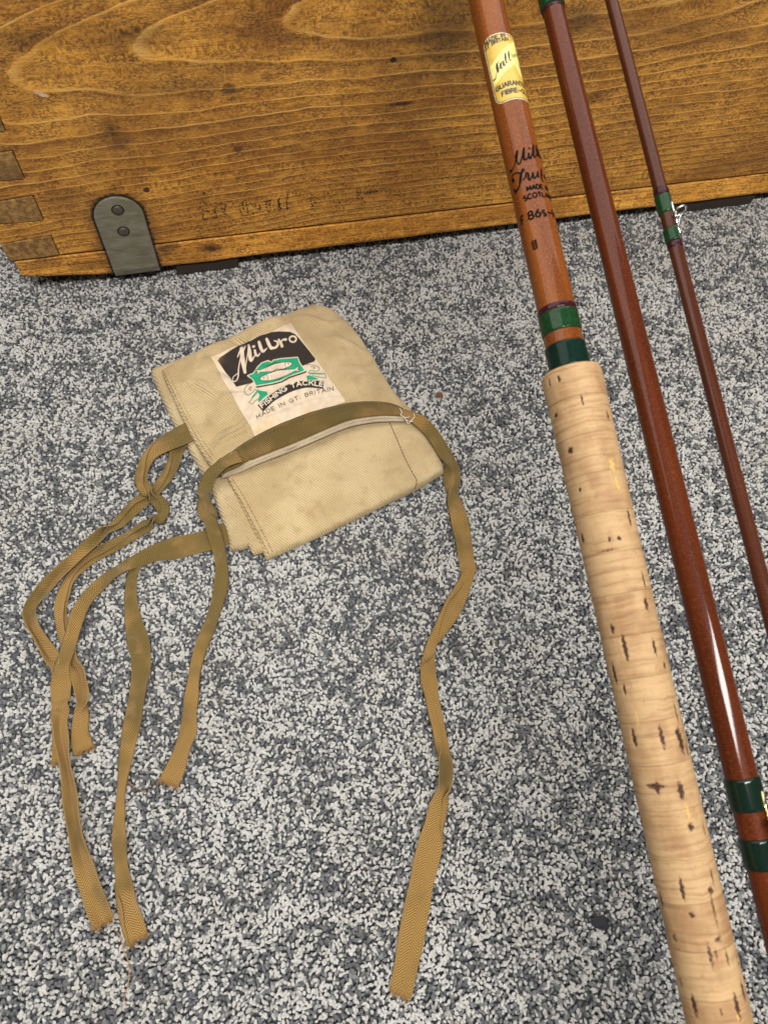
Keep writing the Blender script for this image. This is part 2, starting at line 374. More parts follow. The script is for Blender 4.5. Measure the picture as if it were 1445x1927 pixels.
# strap
def mat_strap():
    m = Mat('tarnished_steel'); x, y, z = m.xyz(m.obj())
    sc = m.noise(m.vec(x * 60, y * 60, z * 1500), 1.0, 3, .6); bl = m.noise(m.vec(x * 70, y * 70, z * 200), 1.0, 5, .7)
    c = m.mix(m.step(bl, .34, .66), (.175, .158, .105), (.26, .24, .185)); c = m.mix(m.step(sc, .45, .75, 0, .65), c, (.10, .09, .05))
    m.bump(sc, .0002, .5); return m.set(c, m.step(bl, .3, .7, .38, .55), .5, metal=.25)
strap_m = mat_strap()
def strap():
    hw, zt = .0167, .0635; out = []
    def cx(z): return .0842
    n = 28
    arc = [(cx(zt) + hw * math.cos(R(180 - 180 * k / n)), zt + hw * 1.0 * math.sin(R(180 - 180 * k / n))) for k in range(n + 1)]
    dn = [(cx(z) + hw + .0004 * nz(z * 200, 1), z) for z in (.054, .042, .034, .024, .0155, .0098)]
    up = [(cx(z) - hw, z) for z in (.0098, .0155, .024, .034, .042, .054)]
    out = arc + dn + up
    yf = lambda z: -.0016 if z > .034 else (-.0016 + .0014 * max(0, (.0155 - z) / .0057))
    nn = len(out); V = [(x, yf(z), z) for x, z in out] + [(x, .0004 if z > .0155 else .0022, z) for x, z in out]
    mb = MB()
    # front as strips so that it can bend over the rail
    mb.add(V, [(i, (i + 1) % nn, nn + (i + 1) % nn, nn + i) for i in range(nn)])
    L = len(arc); rows = [(arc[0], arc[-1])] + [(u, d) for u, d in zip(reversed(up), dn)]
    mb.add([(x, yf(z), z) for x, z in arc], [tuple(range(L))])
    q = []
    for a, b in rows: q += [(a[0], yf(a[1]), a[1]), (b[0], yf(b[1]), b[1])]
    mb.add(q, [(2 * i, 2 * i + 1, 2 * i + 3, 2 * i + 2) for i in range(len(rows) - 1)])
    o = mb.build('corner_strap', strap_m, crate, False)
    bm = bmesh.new(); bm.from_mesh(o.data); bmesh.ops.remove_doubles(bm, verts=bm.verts, dist=1e-6); bmesh.ops.recalc_face_normals(bm, faces=bm.faces); bm.to_mesh(o.data); bm.free()
    bevel(o, .0005)
    riv = plain('rivet_steel', (.13, .11, .085), .45, metal=.6); rim = plain('rivet_recess', (.012, .010, .008), .8)
    for px, py in ((222, 395), (233, 435)):
        x, z = face(px, py, .0016); mb = MB(); Vv = []; n = 24
        prof = [(.0043, -.00165), (.0043, -.00185), (.0034, -.0019), (.0033, -.0017)]
        for r, y in prof: Vv += [(x + r * math.cos(2 * math.pi * k / n), y, z + r * math.sin(2 * math.pi * k / n)) for k in range(n)]
        mb.add(Vv, grid_faces(n, 4, True)); ring = mb.build('rivet_recess', rim, o)
        mb = MB(); Vv = []
        prof = [(.0034, -.0016), (.0034, -.0024), (.0031, -.0027), (.0016, -.00285), (.0001, -.0029)]
        for r, y in prof: Vv += [(x + r * math.cos(2 * math.pi * k / n), y, z + r * math.sin(2 * math.pi * k / n)) for k in range(n)]
        mb.add(Vv, grid_faces(n, 5, True)); mb.build('rivet', riv, o)
strap()
# faded stencilled letters (broken outlines)
def stencil():
    mb = MB(); r = random.Random(5)
    def stroke(pts, wd=.0011, keep=.62):
        q = catmull([face(*p) for p in pts], max(4, int(len(pts) * 9))) if len(pts) > 2 else np.array([np.array(face(*pts[0])) * (1 - t) + np.array(face(*pts[1])) * t for t in np.linspace(0, 1, 12)])
        for a, b in zip(q[:-1], q[1:]):
            if r.random() > keep: continue
            d = (b - a) / (np.linalg.norm(b - a) + 1e-9); nn = np.array([-d[1], d[0]]) * wd * (.25 + .5 * r.random()); j = np.array([r.gauss(0, .0002), r.gauss(0, .0002)])
            qd = [a + j + nn, b + j + nn * r.uniform(.5, 1.4), b + j - nn * r.uniform(.5, 1.4), a + j - nn]
            mb.add([(p[0], -.00012, p[1]) for p in qd], [(0, 1, 2, 3)])
    px = lambda x, y: (350 + x / 3.6125, 340 + y / 3.6125)
    for s in ([(95, 150), (100, 195), (120, 200), (115, 260), (140, 268)], [(140, 150), (145, 205), (155, 210)], [(95, 210), (150, 205)], [(120, 268), (210, 250)], [(95, 150), (140, 148)],
              [(210, 170), (195, 205), (215, 250)], [(250, 150), (270, 165), (262, 205), (275, 235)], [(215, 160), (250, 150)], [(250, 170), (245, 200), (262, 232)],
              [(360, 165), (370, 190), (375, 225), (395, 235)], [(410, 135), (415, 180), (425, 230), (395, 238)], [(385, 150), (395, 200)],
              [(470, 150), (475, 175)], [(450, 225), (500, 210), (535, 215)], [(500, 150), (505, 205)],
              [(545, 145), (550, 190), (565, 210)], [(570, 130), (575, 185)], [(545, 145), (575, 130)], [(555, 165), (580, 160)],
              [(620, 120), (635, 150), (625, 185)], [(640, 110), (630, 150), (645, 190)], [(680, 85), (690, 110), (685, 150), (692, 200)], [(560, 210), (620, 195), (690, 190)],
              [(870, 85), (850, 120), (865, 175), (915, 165)], [(860, 110), (880, 150)], [(980, 155), (1010, 145)], [(1040, 130), (1045, 155)], [(950, 85), (1010, 75)],
              [(1158, 25), (1165, 75), (1160, 125)], [(1165, 120), (1200, 135), (1225, 145)], [(1170, 90), (1215, 130)], [(1190, 60), (1175, 100)]):
        stroke([px(*p) for p in s])
    stroke([px(1210, 88), px(1255, 76), px(1305, 70)], .0020, 1); stroke([px(120, 75), px(122, 92)], .0016, 1)
    mb.build('faded_stencil', plain('stencil_ink', (.045, .02, .008), .7), crate, False)
stencil()

# ================================================================ lettering: stroke capitals (unit height)
def arc(cx, cy, rx, ry, a0, a1, n=10): return [(cx + rx * math.cos(R(a0 + (a1 - a0) * k / n)), cy + ry * math.sin(R(a0 + (a1 - a0) * k / n))) for k in range(n + 1)]
GL = {'A': (.72, [[(0, 0), (.36, 1), (.72, 0)], [(.13, .34), (.59, .34)]]), 'B': (.6, [[(0, 0), (0, 1)] + arc(.3, .77, .25, .23, 90, -90) + [(0, .54)], arc(.32, .27, .28, .27, 90, -90) + [(0, 0)]]),
      'C': (.7, [arc(.38, .5, .38, .5, 48, 312, 14)]), 'D': (.68, [[(0, 0), (0, 1), (.2, 1)] + arc(.2, .5, .46, .5, 90, -90, 12) + [(0, 0)]]), 'E': (.52, [[(.52, 1), (0, 1), (0, 0), (.52, 0)], [(0, .52), (.44, .52)]]),
      'F': (.5, [[(.5, 1), (0, 1), (0, 0)], [(0, .52), (.42, .52)]]), 'G': (.76, [arc(.4, .5, .4, .5, 48, 345, 14) + [(.78, .46), (.48, .46)]]), 'H': (.66, [[(0, 0), (0, 1)], [(.66, 0), (.66, 1)], [(0, .52), (.66, .52)]]),
      'I': (.08, [[(.04, 0), (.04, 1)]]), 'K': (.62, [[(0, 0), (0, 1)], [(.6, 1), (0, .42)], [(.2, .6), (.62, 0)]]), 'L': (.5, [[(0, 1), (0, 0), (.5, 0)]]), 'M': (.8, [[(0, 0), (.06, 1), (.4, .25), (.74, 1), (.8, 0)]]),
      'N': (.68, [[(0, 0), (0, 1), (.68, 0), (.68, 1)]]), 'O': (.82, [arc(.41, .5, .41, .5, 90, 450, 20)]), 'R': (.6, [[(0, 0), (0, 1)] + arc(.3, .76, .26, .24, 90, -90) + [(0, .52)], [(.3, .52), (.6, 0)]]),
      'S': (.56, [arc(.28, .75, .27, .25, 40, 270, 9) + arc(.28, .25, .28, .25, 90, -140, 9)]), 'T': (.6, [[(.3, 0), (.3, 1)], [(0, 1), (.6, 1)]]), 'U': (.64, [[(0, 1), (0, .32)] + arc(.32, .32, .32, .32, 180, 360) + [(.64, 1)]]),
      '.': (.1, [[(.05, 0), (.05, .08)]]), '8': (.58, [arc(.29, .75, .24, .25, 90, 450, 14), arc(.29, .26, .29, .26, 90, 450, 14)]), '6': (.58, [[(.5, .95), (.25, .75), (.05, .4)] + arc(.29, .28, .28, .28, 170, 530, 14)]),
      's': (.42, [arc(.21, .52, .2, .18, 40, 270, 9) + arc(.21, .17, .21, .17, 90, -140, 9)]), '-': (.6, [[(.0, .45), (.6, .45)]]), ' ': (.35, []), 'i': (.08, [[(.04, 0), (.04, .6)], [(.04, .85), (.04, .95)]])}
def text_strokes(txt, h, gap=.24):                    # list of polylines along +x, total width
    x = 0; out = []
    for ch in txt:
        wd, st = GL[ch]
        for s in st: out.append([((x + a) * h, b * h) for a, b in s])
        x += wd + gap
    return out, (x - gap) * h
def seg_dist(p, poly, widths=None):                   # distance of N points to a polyline (minus half widths)
    best = np.full(len(p), 1e9); poly = np.asarray(poly, float)
    for i in range(len(poly) - 1):
        a, b = poly[i], poly[i + 1]; ab = b - a; t = np.clip(((p - a) @ ab) / (ab @ ab + 1e-12), 0, 1)
        d = np.linalg.norm(p - a - t[:, None] * ab, axis=1)
        if widths is not None: d = d - (widths[i] * (1 - t) + widths[i + 1] * t) / 2
        best = np.minimum(best, d)
    return best
def inside(p, poly):
    poly = np.asarray(poly, float); c = np.zeros(len(p), bool); x, y = p[:, 0], p[:, 1]; n = len(poly)
    for i in range(n):
        x1, y1 = poly[i]; x2, y2 = poly[(i + 1) % n]
        if y1 == y2: continue
        c ^= ((y1 > y) != (y2 > y)) & (x < (x2 - x1) * (y - y1) / (y2 - y1) + x1)
    return c
class Paint:
    def __init__(s, pts, base, aa): s.p = pts; s.c = np.tile(np.array(base, float), (len(pts), 1)); s.aa = aa
    def cov(s, d, col, k=1.0):
        a = np.clip(.5 - d / s.aa, 0, 1)[:, None] * k; s.c = s.c * (1 - a) + np.array(col) * a
    def poly(s, poly, col, grow=0.0):
        d = seg_dist(s.p, list(poly) + [poly[0]]); d = np.where(inside(s.p, poly), -d, d); s.cov(d - grow, col)
    def line(s, poly, wd, col, k=1.0):
        if hasattr(wd, '__len__'): s.cov(seg_dist(s.p, poly, wd), col, k)
        else: s.cov(seg_dist(s.p, poly) - wd / 2, col, k)
def smooth(pts, n=24): return [tuple(q) for q in catmull(pts, n)]
def along(path, txt, h, gap=.24, start=0.0, span=None):   # text laid along a path (image y down), returns polylines
    q = np.array(smooth(path, 60)); seg = np.linalg.norm(np.diff(q, axis=0), axis=1); cum = np.concatenate([[0], np.cumsum(seg)])
    st, wd = text_strokes(txt, h, gap); k = (span or cum[-1]) / wd; out = []
    for s in st:
        o = []
        for i in range(len(s) - 1):
            for t in np.linspace(0, 1, 5)[:(5 if i == len(s) - 2 else 4)]:
                a = s[i][0] * (1 - t) + s[i + 1][0] * t; b = s[i][1] * (1 - t) + s[i + 1][1] * t
                l = min(max(start + a * k, 0), cum[-1] - 1e-6); j = min(np.searchsorted(cum, l, side='right') - 1, len(seg) - 1); f = (l - cum[j]) / seg[j]
                c = q[j] * (1 - f) + q[j + 1] * f; tx = (q[min(j + 2, len(q) - 1)] - q[max(j - 1, 0)]); tx /= np.linalg.norm(tx)
                o.append((c[0] + tx[1] * b, c[1] - tx[0] * b))
        out.append(o)
    return out

# ================================================================ RODS
def mat_blank(name, c1, c2, c3):
    m = Mat(name); x, y, z = m.xyz(m.obj()); an = m.f('ARCTAN2', x, y * -1.0)
    wv = m.noise(m.vec(an * 26, z * 2600, 0.0), 1.0, 2, .6); sp = m.noise(m.vec(an * 34, z * 700, 3.0), 1.0, 3, .7); bl = m.noise(m.vec(an * 1.2, z * 14, 1.0), 1.0, 3)
    hoop = m.f('SINE', z * 6.2832 / .0011 + wv * 4)
    c = m.mix(m.step(bl, .35, .65), c1, c2); c = m.mix(m.step(sp, .52, .68, 0, .75), c, c3)
    c = m.mix(m.step(wv, .45, .7, 0, .45), c, tuple(q * .55 for q in c1)); c = m.mix(m.step(hoop, .2, 1, 0, .08), c, c3)
    dust = m.noise(m.vec(an * 60, z * 900, 8.0), 1.0, 1); c = m.mix(m.step(dust, .755, .80, 0, .5), c, (.62, .45, .36))
    m.bump(wv * .5 + m.noise(m.vec(an * 2, z * 60, 2.0), 1.0, 2) * 2.0, .00008, .6)
    return m.set(c, .45, .06, coat=.42, coat_r=m_coat)
m_coat = .07
blank_butt = mat_blank('butt_blank_varnish', (.120, .028, .005), (.205, .056, .008), (.46, .155, .03))
blank_mid = mat_blank('middle_blank_varnish', (.052, .0085, .0022), (.085, .0155, .0032), (.28, .075, .018))
blank_tip = mat_blank('tip_blank_varnish', (.042, .009, .0035), (.068, .016, .006), (.21, .070, .03))
def mat_wrap(name, col, col2, gloss=.6):
    m = Mat(name); x, y, z = m.xyz(m.obj()); an = m.f('ARCTAN2', x, y * -1.0)
    th = m.f('SINE', z * 6.2832 / .00045 + an * .3); n = m.noise(m.vec(an * 8, z * 500, 0.0), 1.0, 3)
    c = m.mix(m.step(n, .35, .7), col, col2); c = m.mix(m.step(th, -.2, .9, 0, .35), c, tuple(q * .5 for q in col))
    m.bump(th + n, .0001, .8); return m.set(c, .5, .06, coat=gloss * .8, coat_r=.09)
wrap_green = mat_wrap('green_whipping', (.006, .038, .010), (.014, .066, .017)); wrap_dark = mat_wrap('dark_green_whipping', (.003, .018, .012), (.006, .028, .018), .35)
wrap_maroon = mat_wrap('maroon_whipping', (.035, .006, .012), (.055, .010, .019)); wrap_deep = mat_wrap('deep_green_whipping', (.0025, .013, .008), (.005, .020, .011), .8)
class Rod:
    def __init__(s, x0, k, rads, label, name='rod_section'):
        s.x0, s.k = x0, k
        d1, d2 = ray(x0, 0), ray(x0 + k * 1927, 1927); pn = d1.cross(d2)
        E = Vector((A0.x, A0.y, HB + LIFT + .0085)); q = -(E - CAMP).dot(pn) / ex.dot(pn); s.Q = E + ex * q
        D = ray(x0 - k * 6700, -6700).normalized(); s.D = D if D.y > 0 else -D
        s.rads = rads
        ub = -(s.Q.z - rads[0][1] - .001) / s.D.z; s.O = s.Q + s.D * ub; s.top = -ub + .22
        mid = s.O + s.D * (s.top * .45); fr = (CAMP - mid); fr = (fr - s.D * fr.dot(s.D)).normalized()
        ez = s.D; eyy = -fr; exx = eyy.cross(ez); s.M = Matrix((exx, eyy, ez)).transposed(); s.Mi = s.M.transposed()
        s.root = thing(name, label, 'fishing rod', s.O, 'fishing rod sections leaning on the crate', s.M)
    def s_at(s, y):
        r = ray(s.x0 + s.k * y, y).normalized(); w0 = CAMP - s.O; b = r.dot(s.D); d = r.dot(w0); e = s.D.dot(w0)
        return (e - b * d) / (1 - b * b)
    def radius(s, q):
        xs = [a for a, b in s.rads]; return float(np.interp(q, xs, [b for a, b in s.rads]))
    def hit(s, px, py, rf=None):                     # pixel -> (angle, along) on the round surface
        o = s.Mi @ (CAMP - s.O); d = s.Mi @ ray(px, py).normalized(); sv = s.s_at(py)
        for _ in range(3):
            r = rf(sv) if rf else s.radius(sv)
            a = d.x ** 2 + d.y ** 2; b = 2 * (o.x * d.x + o.y * d.y); c = o.x ** 2 + o.y ** 2 - r * r; disc = max(b * b - 4 * a * c, 0)
            p = o + d * ((-b - math.sqrt(disc)) / (2 * a)); sv = p.z
        return math.atan2(p.x, -p.y), p.z
    def pt(s, th, z, r): return (r * math.sin(th), -r * math.cos(th), z)
    def tube(s, name, zs, rs, mat, n=64, **k):
        V = [s.pt(2 * math.pi * j / n, z, r) for z, r in zip(zs, rs) for j in range(n)]
        Fc = grid_faces(n, len(zs), True) + [tuple(range(n))[::-1], tuple(range((len(zs) - 1) * n, len(zs) * n))]
        return mesh_obj(name, V, Fc, mat, s.root, **k)
    def blank(s, mat, z0=0.0):
        zs = np.linspace(z0, s.top, 160); o = s.tube('blank', zs, [s.radius(z) for z in zs], mat)
        return o
    def wrap(s, name, y0, y1, mat, t=.00042, yy=True):
        a, b = sorted((s.s_at(y0), s.s_at(y1))) if yy else (y0, y1); L = b - a; zs, rs = [], []
        for q in np.linspace(0, 1, 26):
            e = min(q, 1 - q) * L; zs.append(a + q * L); rs.append(s.radius(a + q * L) + t * min(1, math.sqrt(max(0, 1 - (1 - min(1, e / .0009)) ** 2))) + .00003)
        return s.tube(name, zs, rs, mat)
    def ribbon(s, mb, pts, wd, lift, rf=None):       # a flat stroke lying on the surface; pts are (arc length, along)
        rf = rf or s.radius; p = np.array(pts, float)
        q = [p[0]]
        for a, b in zip(p[:-1], p[1:]):
            m = max(1, int(np.linalg.norm(b - a) / .0004)); q += [a + (b - a) * t for t in np.linspace(0, 1, m + 1)[1:]]
        q = np.array(q); V = []; n = len(q); w = np.interp(np.linspace(0, 1, n), np.linspace(0, 1, len(wd)), wd) if hasattr(wd, '__len__') else np.full(n, wd)
        for i in range(n):
            t = q[min(i + 1, n - 1)] - q[max(i - 1, 0)]; t /= (np.linalg.norm(t) + 1e-12); nn = np.array([-t[1], t[0]]) * w[i] / 2
            for sg in (1, -1):
                a, z = q[i] + nn * sg; r = rf(z) + lift; V.append(s.pt(a / rf(z), z, r))
        mb.add(V, [(2 * i, 2 * i + 1, 2 * i + 3, 2 * i + 2) for i in range(n - 1)])
r1 = Rod(913.7, .2281, [(0, .0086), (.62, .0081), (.72, .0080), (.80, .00785), (1.2, .0072)], 'thickest rod section with pale cork handle and yellow maker label')
r2 = Rod(1036, .2450, [(0, .0064), (.40, .0062), (.55, .0060), (.70, .00545), (.84, .0050), (1.2, .0042)], 'dark red brown middle rod section with dark green whippings, between the other two')
r3 = Rod(1150, .258, [(0, .0033), (.5, .0032), (.75, .00305), (.85, .0029), (1.2, .0023)], 'thinnest rod section with small wire line guide, nearest the right edge')
# --- cork handle
sc_top = r1.s_at(700)
def cork_r(z):
    return float(np.interp(sc_top - z, [0, .004, .012, .07, .12, .20, .29, .6], [.0121, .01235, .0123, .0117, .01145, .0115, .0116, .0118]))
PITS = []                                             # (arc, along, half length, half width, gold?)
for px, py, ln, wd, gold in [(1175, 1219, 46, 6, 0), (1151, 1183, 17, 6, 0), (1231, 1217, 30, 5, 0), (1250, 1252, 12, 5, 0), (1174, 1298, 20, 4, 0), (1198, 1350, 42, 4, 1), (1193, 1392, 26, 7, 0), (1190, 1378, 16, 4, 0), (1245, 1388, 42, 6, 0), (1281, 1395, 46, 10, 0), (1275, 1380, 16, 9, 0),
                             (1232, 1480, 10, 26, 0), (1236, 1484, 22, 6, 0), (1281, 1488, 30, 9, 0), (1294, 1528, 42, 6, 1), (1300, 1556, 14, 9, 0), (1282, 1672, 38, 6, 0), (1300, 1722, 9, 8, 0), (1337, 1675, 12, 9, 0), (1343, 1712, 62, 5, 2), (1352, 1768, 13, 13, 2), (1336, 1800, 46, 6, 2), (1347, 1796, 22, 4, 2), (1368, 1802, 32, 5, 2), (1268, 1765, 16, 9, 2),
                             (1305, 1893, 32, 7, 0), (1387, 1895, 42, 7, 0), (1388, 1915, 16, 5, 1), (1216, 1137, 22, 7, 0), (1152, 876, 34, 12, 1), (1160, 905, 30, 8, 1), (1163, 917, 14, 9, 1), (1072, 848, 12, 10, 0), (1051, 713, 14, 4, 0), (1033, 720, 18, 3, 0), (1095, 753, 22, 2.5, 0), (1045, 782, 8, 8, 0), (1144, 782, 22, 6, 2), (1095, 1013, 18, 7, 0), (1146, 1015, 10, 4, 0), (1165, 1013, 8, 6, 0),
                             (1238, 1165, 24, 5, 2), (1310, 1440, 12, 5, 0), (1090, 922, 8, 5, 0), (1140, 1036, 5, 30, 2), (1325, 1560, 30, 5, 2), (1340, 1650, 40, 5, 2), (1356, 1905, 14, 4, 2)]:
    th, z = r1.hit(px, py, cork_r); mpp = .30 / F if py > 1300 else .312 / F
    PITS.append((th * .0117, z, ln * mpp / 1.9, wd * mpp / 1.7, gold))
for _ in range(120):                                  # the far side has pits too
    PITS.append((rng.uniform(.9, 5.4) * .0117, rng.uniform(.2, sc_top), rng.uniform(.001, .005), rng.uniform(.0003, .0008), 0))
def mat_cork():
    m = Mat('cork'); x, y, z = m.xyz(m.obj()); an = m.f('ARCTAN2', x, y * -1.0); q = m.rnd()
    wob = m.noise(m.vec(an * 1.6, z * 60, q * 40), 1.0, 3, .6) - .5
    lines = m.noise(m.vec(an * .55 + q * 30, z * 640 + wob * 1.6, q * 17), 1.0, 3, .62)
    mot = m.noise(m.vec(an * 9, z * 420, q * 20), 1.0, 3, .6); sp = m.noise(m.vec(x * 900, y * 900, z * 620), 1.0, 3, .7)
    bl = m.noise(m.vec(an * 1.5, z * 60, q * 50), 1.0, 2)
    c = m.mix(m.step(bl + (q - .5) * .45, .3, .7), (.335, .192, .090), (.46, .298, .148))
    c = m.mix(m.step(lines, .50, .70, 0, .50), c, (.21, .095, .034)); c = m.mix(m.step(lines, .47, .30, 0, .35), c, (.60, .40, .20))
    c = m.mix(m.step(mot, .55, .75, 0, .35), c, (.36, .19, .075)); c = m.mix(m.step(sp, .58, .74, 0, .5), c, (.16, .08, .04))
    at = m.attr('pit'); pr = m.n('ShaderNodeSeparateColor'); m.put(pr.inputs[0], at); pd, pg, pj = [X(m, o) for o in pr.outputs]
    c = m.mix(pj * .42, c, (.17, .085, .035)); pn = m.step(m.noise(m.vec(x * 1300, y * 1300, z * 900), 1.0, 3, .7), .36, .56, .45, 1.0); c = m.mix(m.step(pd * pn, .05, .55), c, (.050, .020, .010)); c = m.mix(pg, c, (.60, .38, .12))
    gl = m.step(z, sc_top - .0016, sc_top + .0005)
    m.bump(lines * -.6 + mot * .5 + sp * .4, .00022, .7); return m.set(c, .68, .3)
cork_m = mat_cork()
def cork_rings():
    z1 = sc_top; k = 0; zend = r1.s_at(1990)
    while z1 > zend:
        Lr = .0160 if k else .0140; z0 = z1 - Lr; nz_, na = 46, 210
        zs = np.linspace(z0, z1 - .00002, nz_); an = np.linspace(-math.pi, math.pi, na, endpoint=False); AA, ZZ = np.meshgrid(an, zs)
        rr = np.vectorize(cork_r)(ZZ); e = np.minimum(ZZ - z0, z1 - ZZ); jn = np.clip(1 - e / .00028, 0, 1)
        rr = rr + rng.normal(0, .00004) - jn * .00016 * (.5 + .5 * np.sin(AA * 2 + k))
        if k == 0: t = np.clip((ZZ - (z1 - .0016)) / .0016, 0, 1); rr -= .0011 * (1 - np.sqrt(np.clip(1 - t * t, 0, 1)))
        dk = np.zeros_like(AA); gd = np.zeros_like(AA)
        for a, z, hl, hw, g in PITS:
            if z + hl < z0 or z - hl > z1: continue
            da = ((AA * .0117 - a + math.pi * .0117) % (2 * math.pi * .0117)) - math.pi * .0117
            jag = .5 * np.sin(ZZ * 2600 + a * 900) + .35 * np.sin(ZZ * 6100 + 2 + a * 500)
            u = (da + jag * hw * .45) / hw; v = (ZZ - z) / hl; val = np.clip(1.35 - np.sqrt(u * u + v * v) - .25 * np.abs(jag) * np.abs(v), 0, 1) ** .8
            if g == 1: gd = np.maximum(gd, np.clip(val * 1.3 - .35, 0, 1)); dk = np.maximum(dk, val * .65)
            elif g == 2: dk = np.maximum(dk, val * .55)
            else: dk = np.maximum(dk, val)
        dk *= (1 - gd * .8); rr = rr - dk * .00035 + gd * .00008
        V = np.column_stack([(rr * np.sin(AA)).ravel(), (-rr * np.cos(AA)).ravel(), ZZ.ravel()])
        Fc = grid_faces(na, nz_, True)
        n0 = len(V); inner = [(.007 * math.sin(a), -.007 * math.cos(a), z1 - (.00002 if k else 0)) for a in an]; V = np.vstack([V, inner])
        Fc += [((nz_ - 1) * na + j, (nz_ - 1) * na + (j + 1) % na, n0 + (j + 1) % na, n0 + j) for j in range(na)]
        o = mesh_obj('cork_ring', V, Fc, cork_m, r1.root)
        col = np.zeros((len(V), 3)); col[:n0] = np.column_stack([dk.ravel(), gd.ravel(), jn.ravel() * (.4 + .6 * np.abs(np.sin(AA * 1.7 + k * 2))).ravel()]); set_color(o, 'pit', col)
        z1 = z0; k += 1
    zs = np.linspace(.03, z1, 40); r1.tube('cork_sleeve', zs, [cork_r(z) for z in zs], cork_m)
    r1.tube('butt_cap', [0.0, .001, .004, .030, .0302], [.0085, .0105, .0122, .0122, .0115], plain('black_rubber', (.02, .02, .02), .6))
cork_rings()
blank1 = r1.blank(blank_butt, .02)
r1.tube('glue_line', [sc_top - .0004, sc_top + .0001, sc_top + .0006, sc_top + .0007], [.0100, .0096, .0088, .0082], plain('amber_glue', (.62, .27, .04), .35))
r1.wrap('whipping', 582, 592, wrap_maroon, .0003); r1.wrap('whipping', 592.3, 631, wrap_green); r1.wrap('whipping', 651, 698.5, wrap_dark, .0005)
ink = plain('black_ink', (.005, .004, .004), .8, spec=.1)
def z6(x, y): return r1.hit(900 + x / 12.045, 50 + y / 12.045)
def z7(x, y): return r1.hit(940 + x / 8.758, 260 + y / 8.758)
def gold_label():
    def flat(p): th, z = p; return np.array((th * .0079, z))
    TL, BL = flat(z6(105, 330)), flat(z6(385, 1740)); ztop = flat(z6(450, 150))[1]; zbot = flat(z6(880, 1640))[1]
    a0 = (TL[0] + BL[0]) / 2; Wd = .0250; Hh = ztop - zbot; rc = .0042; zm = (ztop + zbot) / 2
    na, nv = 230, 250; aa = np.linspace(0, Wd, na); zz = np.linspace(zbot, ztop, nv); GA, GZ = np.meshgrid(aa, zz); p = np.column_stack([GA.ravel() + a0, GZ.ravel()])
    q = np.abs(p - np.array([a0 + Wd / 2, zm])) - np.array([Wd / 2 - rc, Hh / 2 - rc]); sd = np.linalg.norm(np.maximum(q, 0), axis=1) + np.minimum(q.max(1), 0) - rc
    cream = (.80, .73, .24); gold = (.60, .40, .065); blk = (.012, .010, .008)
    pt = Paint(p, (.82, .76, .52), .00016); pt.cov(sd + .00035, blk); pt.cov(sd + .00075, gold)
    up = [flat(z6(*t)) for t in ((245, 950), (330, 830), (480, 620), (620, 470), (780, 330))]; lo = [flat(z6(*t)) for t in ((350, 1410), (460, 1230), (600, 1030), (720, 920), (815, 860))]
    ext = lambda c, dx, dz: c + np.array([dx, dz])
    up = [up[0] - np.array([.003, .004])] + up + [ext(up[-1], .004, .003), ext(up[-1], .0105, .0055)]; lo = [lo[0] - np.array([.003, .004])] + lo + [ext(lo[-1], .004, .0016), ext(lo[-1], .0105, .0040)]
    upS, loS = smooth(up, 40), smooth(lo, 40)
    m = sd < -.0009
    keep = pt.c.copy()
    pt.poly(upS + loS[::-1], cream); pt.poly([flat(z6(*t)) for t in ((815, 850), (860, 830), (930, 950), (985, 1190), (960, 1160), (880, 1000))], cream)
    pt.line([(a, z - .0005) for a, z in upS], .00018, (.55, .42, .10)); pt.line([(a, z + .0005) for a, z in loS], .00018, (.55, .42, .10))
    pt.c = np.where(m[:, None], pt.c, keep)
    sc = 1.0
    def scr(pts, wds):
        q = smooth([flat(z6(*t)) for t in pts], 30); pt.line(q, np.interp(np.linspace(0, 1, 30), np.linspace(0, 1, len(wds)), wds) * .0015, blk)
    scr([(350, 1222), (385, 1195), (408, 1100), (425, 980), (460, 770)], (.55, .2, .18, .18, .25)); scr([(415, 830), (420, 900), (450, 1045)], (.35, .95, .35)); scr([(450, 1040), (480, 940), (530, 800)], (.2, .2, .3))
    scr([(500, 840), (505, 920), (525, 960), (560, 900)], (.6, .7, .3, .15)); scr([(565, 790), (570, 870), (600, 885), (625, 820)], (.5, .7, .3, .15)); scr([(605, 610), (615, 760), (640, 825), (675, 770)], (.5, .75, .35, .15)); scr([(680, 560), (690, 700), (715, 775), (750, 740)], (.5, .75, .4, .2))
    b0 = flat(z6(760, 700)); U = np.array([.0011, .00055])          # the rest of the word, round the side
    for st, wd in (([(0, 1.6), (.25, 0), (.9, -.1), (1.1, .5), (.5, .8)], .0004), ([(1.5, .9), (1.65, 0), (1.7, .6), (2.2, .9)], .0004), ([(3, .9), (2.5, .5), (2.9, 0), (3.3, .45), (3.0, .9)], .0004)):
        pt.line(smooth([b0 + np.array([a * .0013, z * .0013 + a * .0007]) for a, z in st], 24), wd, blk)
    def caps(txt, start, h, sw, gap=.24, slope=0.0, kx=1.0):
        st, wd = text_strokes(txt, h, gap)
        for s in st: pt.line([start + np.array([a * kx, b + a * slope]) for a, b in s], sw, blk)
    caps('MADE iN', flat(z6(165, 455)), .0017, .00052, .3, .12); caps('GT BRITAIN', flat(z6(160, 580)), .0017, .00050, .24, .12, .95)
    caps('GUARANTEED', flat(z6(415, 1490)), .0021, .00062, .22, .03); caps('FIBRE-GLASS', flat(z6(545, 1585)), .0021, .00062, .26, .02)
    V = [r1.pt(a / .0079, z, r1.radius(z) + .00012) for a, z in p]; f = np.array(grid_faces(na, nv)); ok = sd <= 0; f = f[ok[f].all(1)]
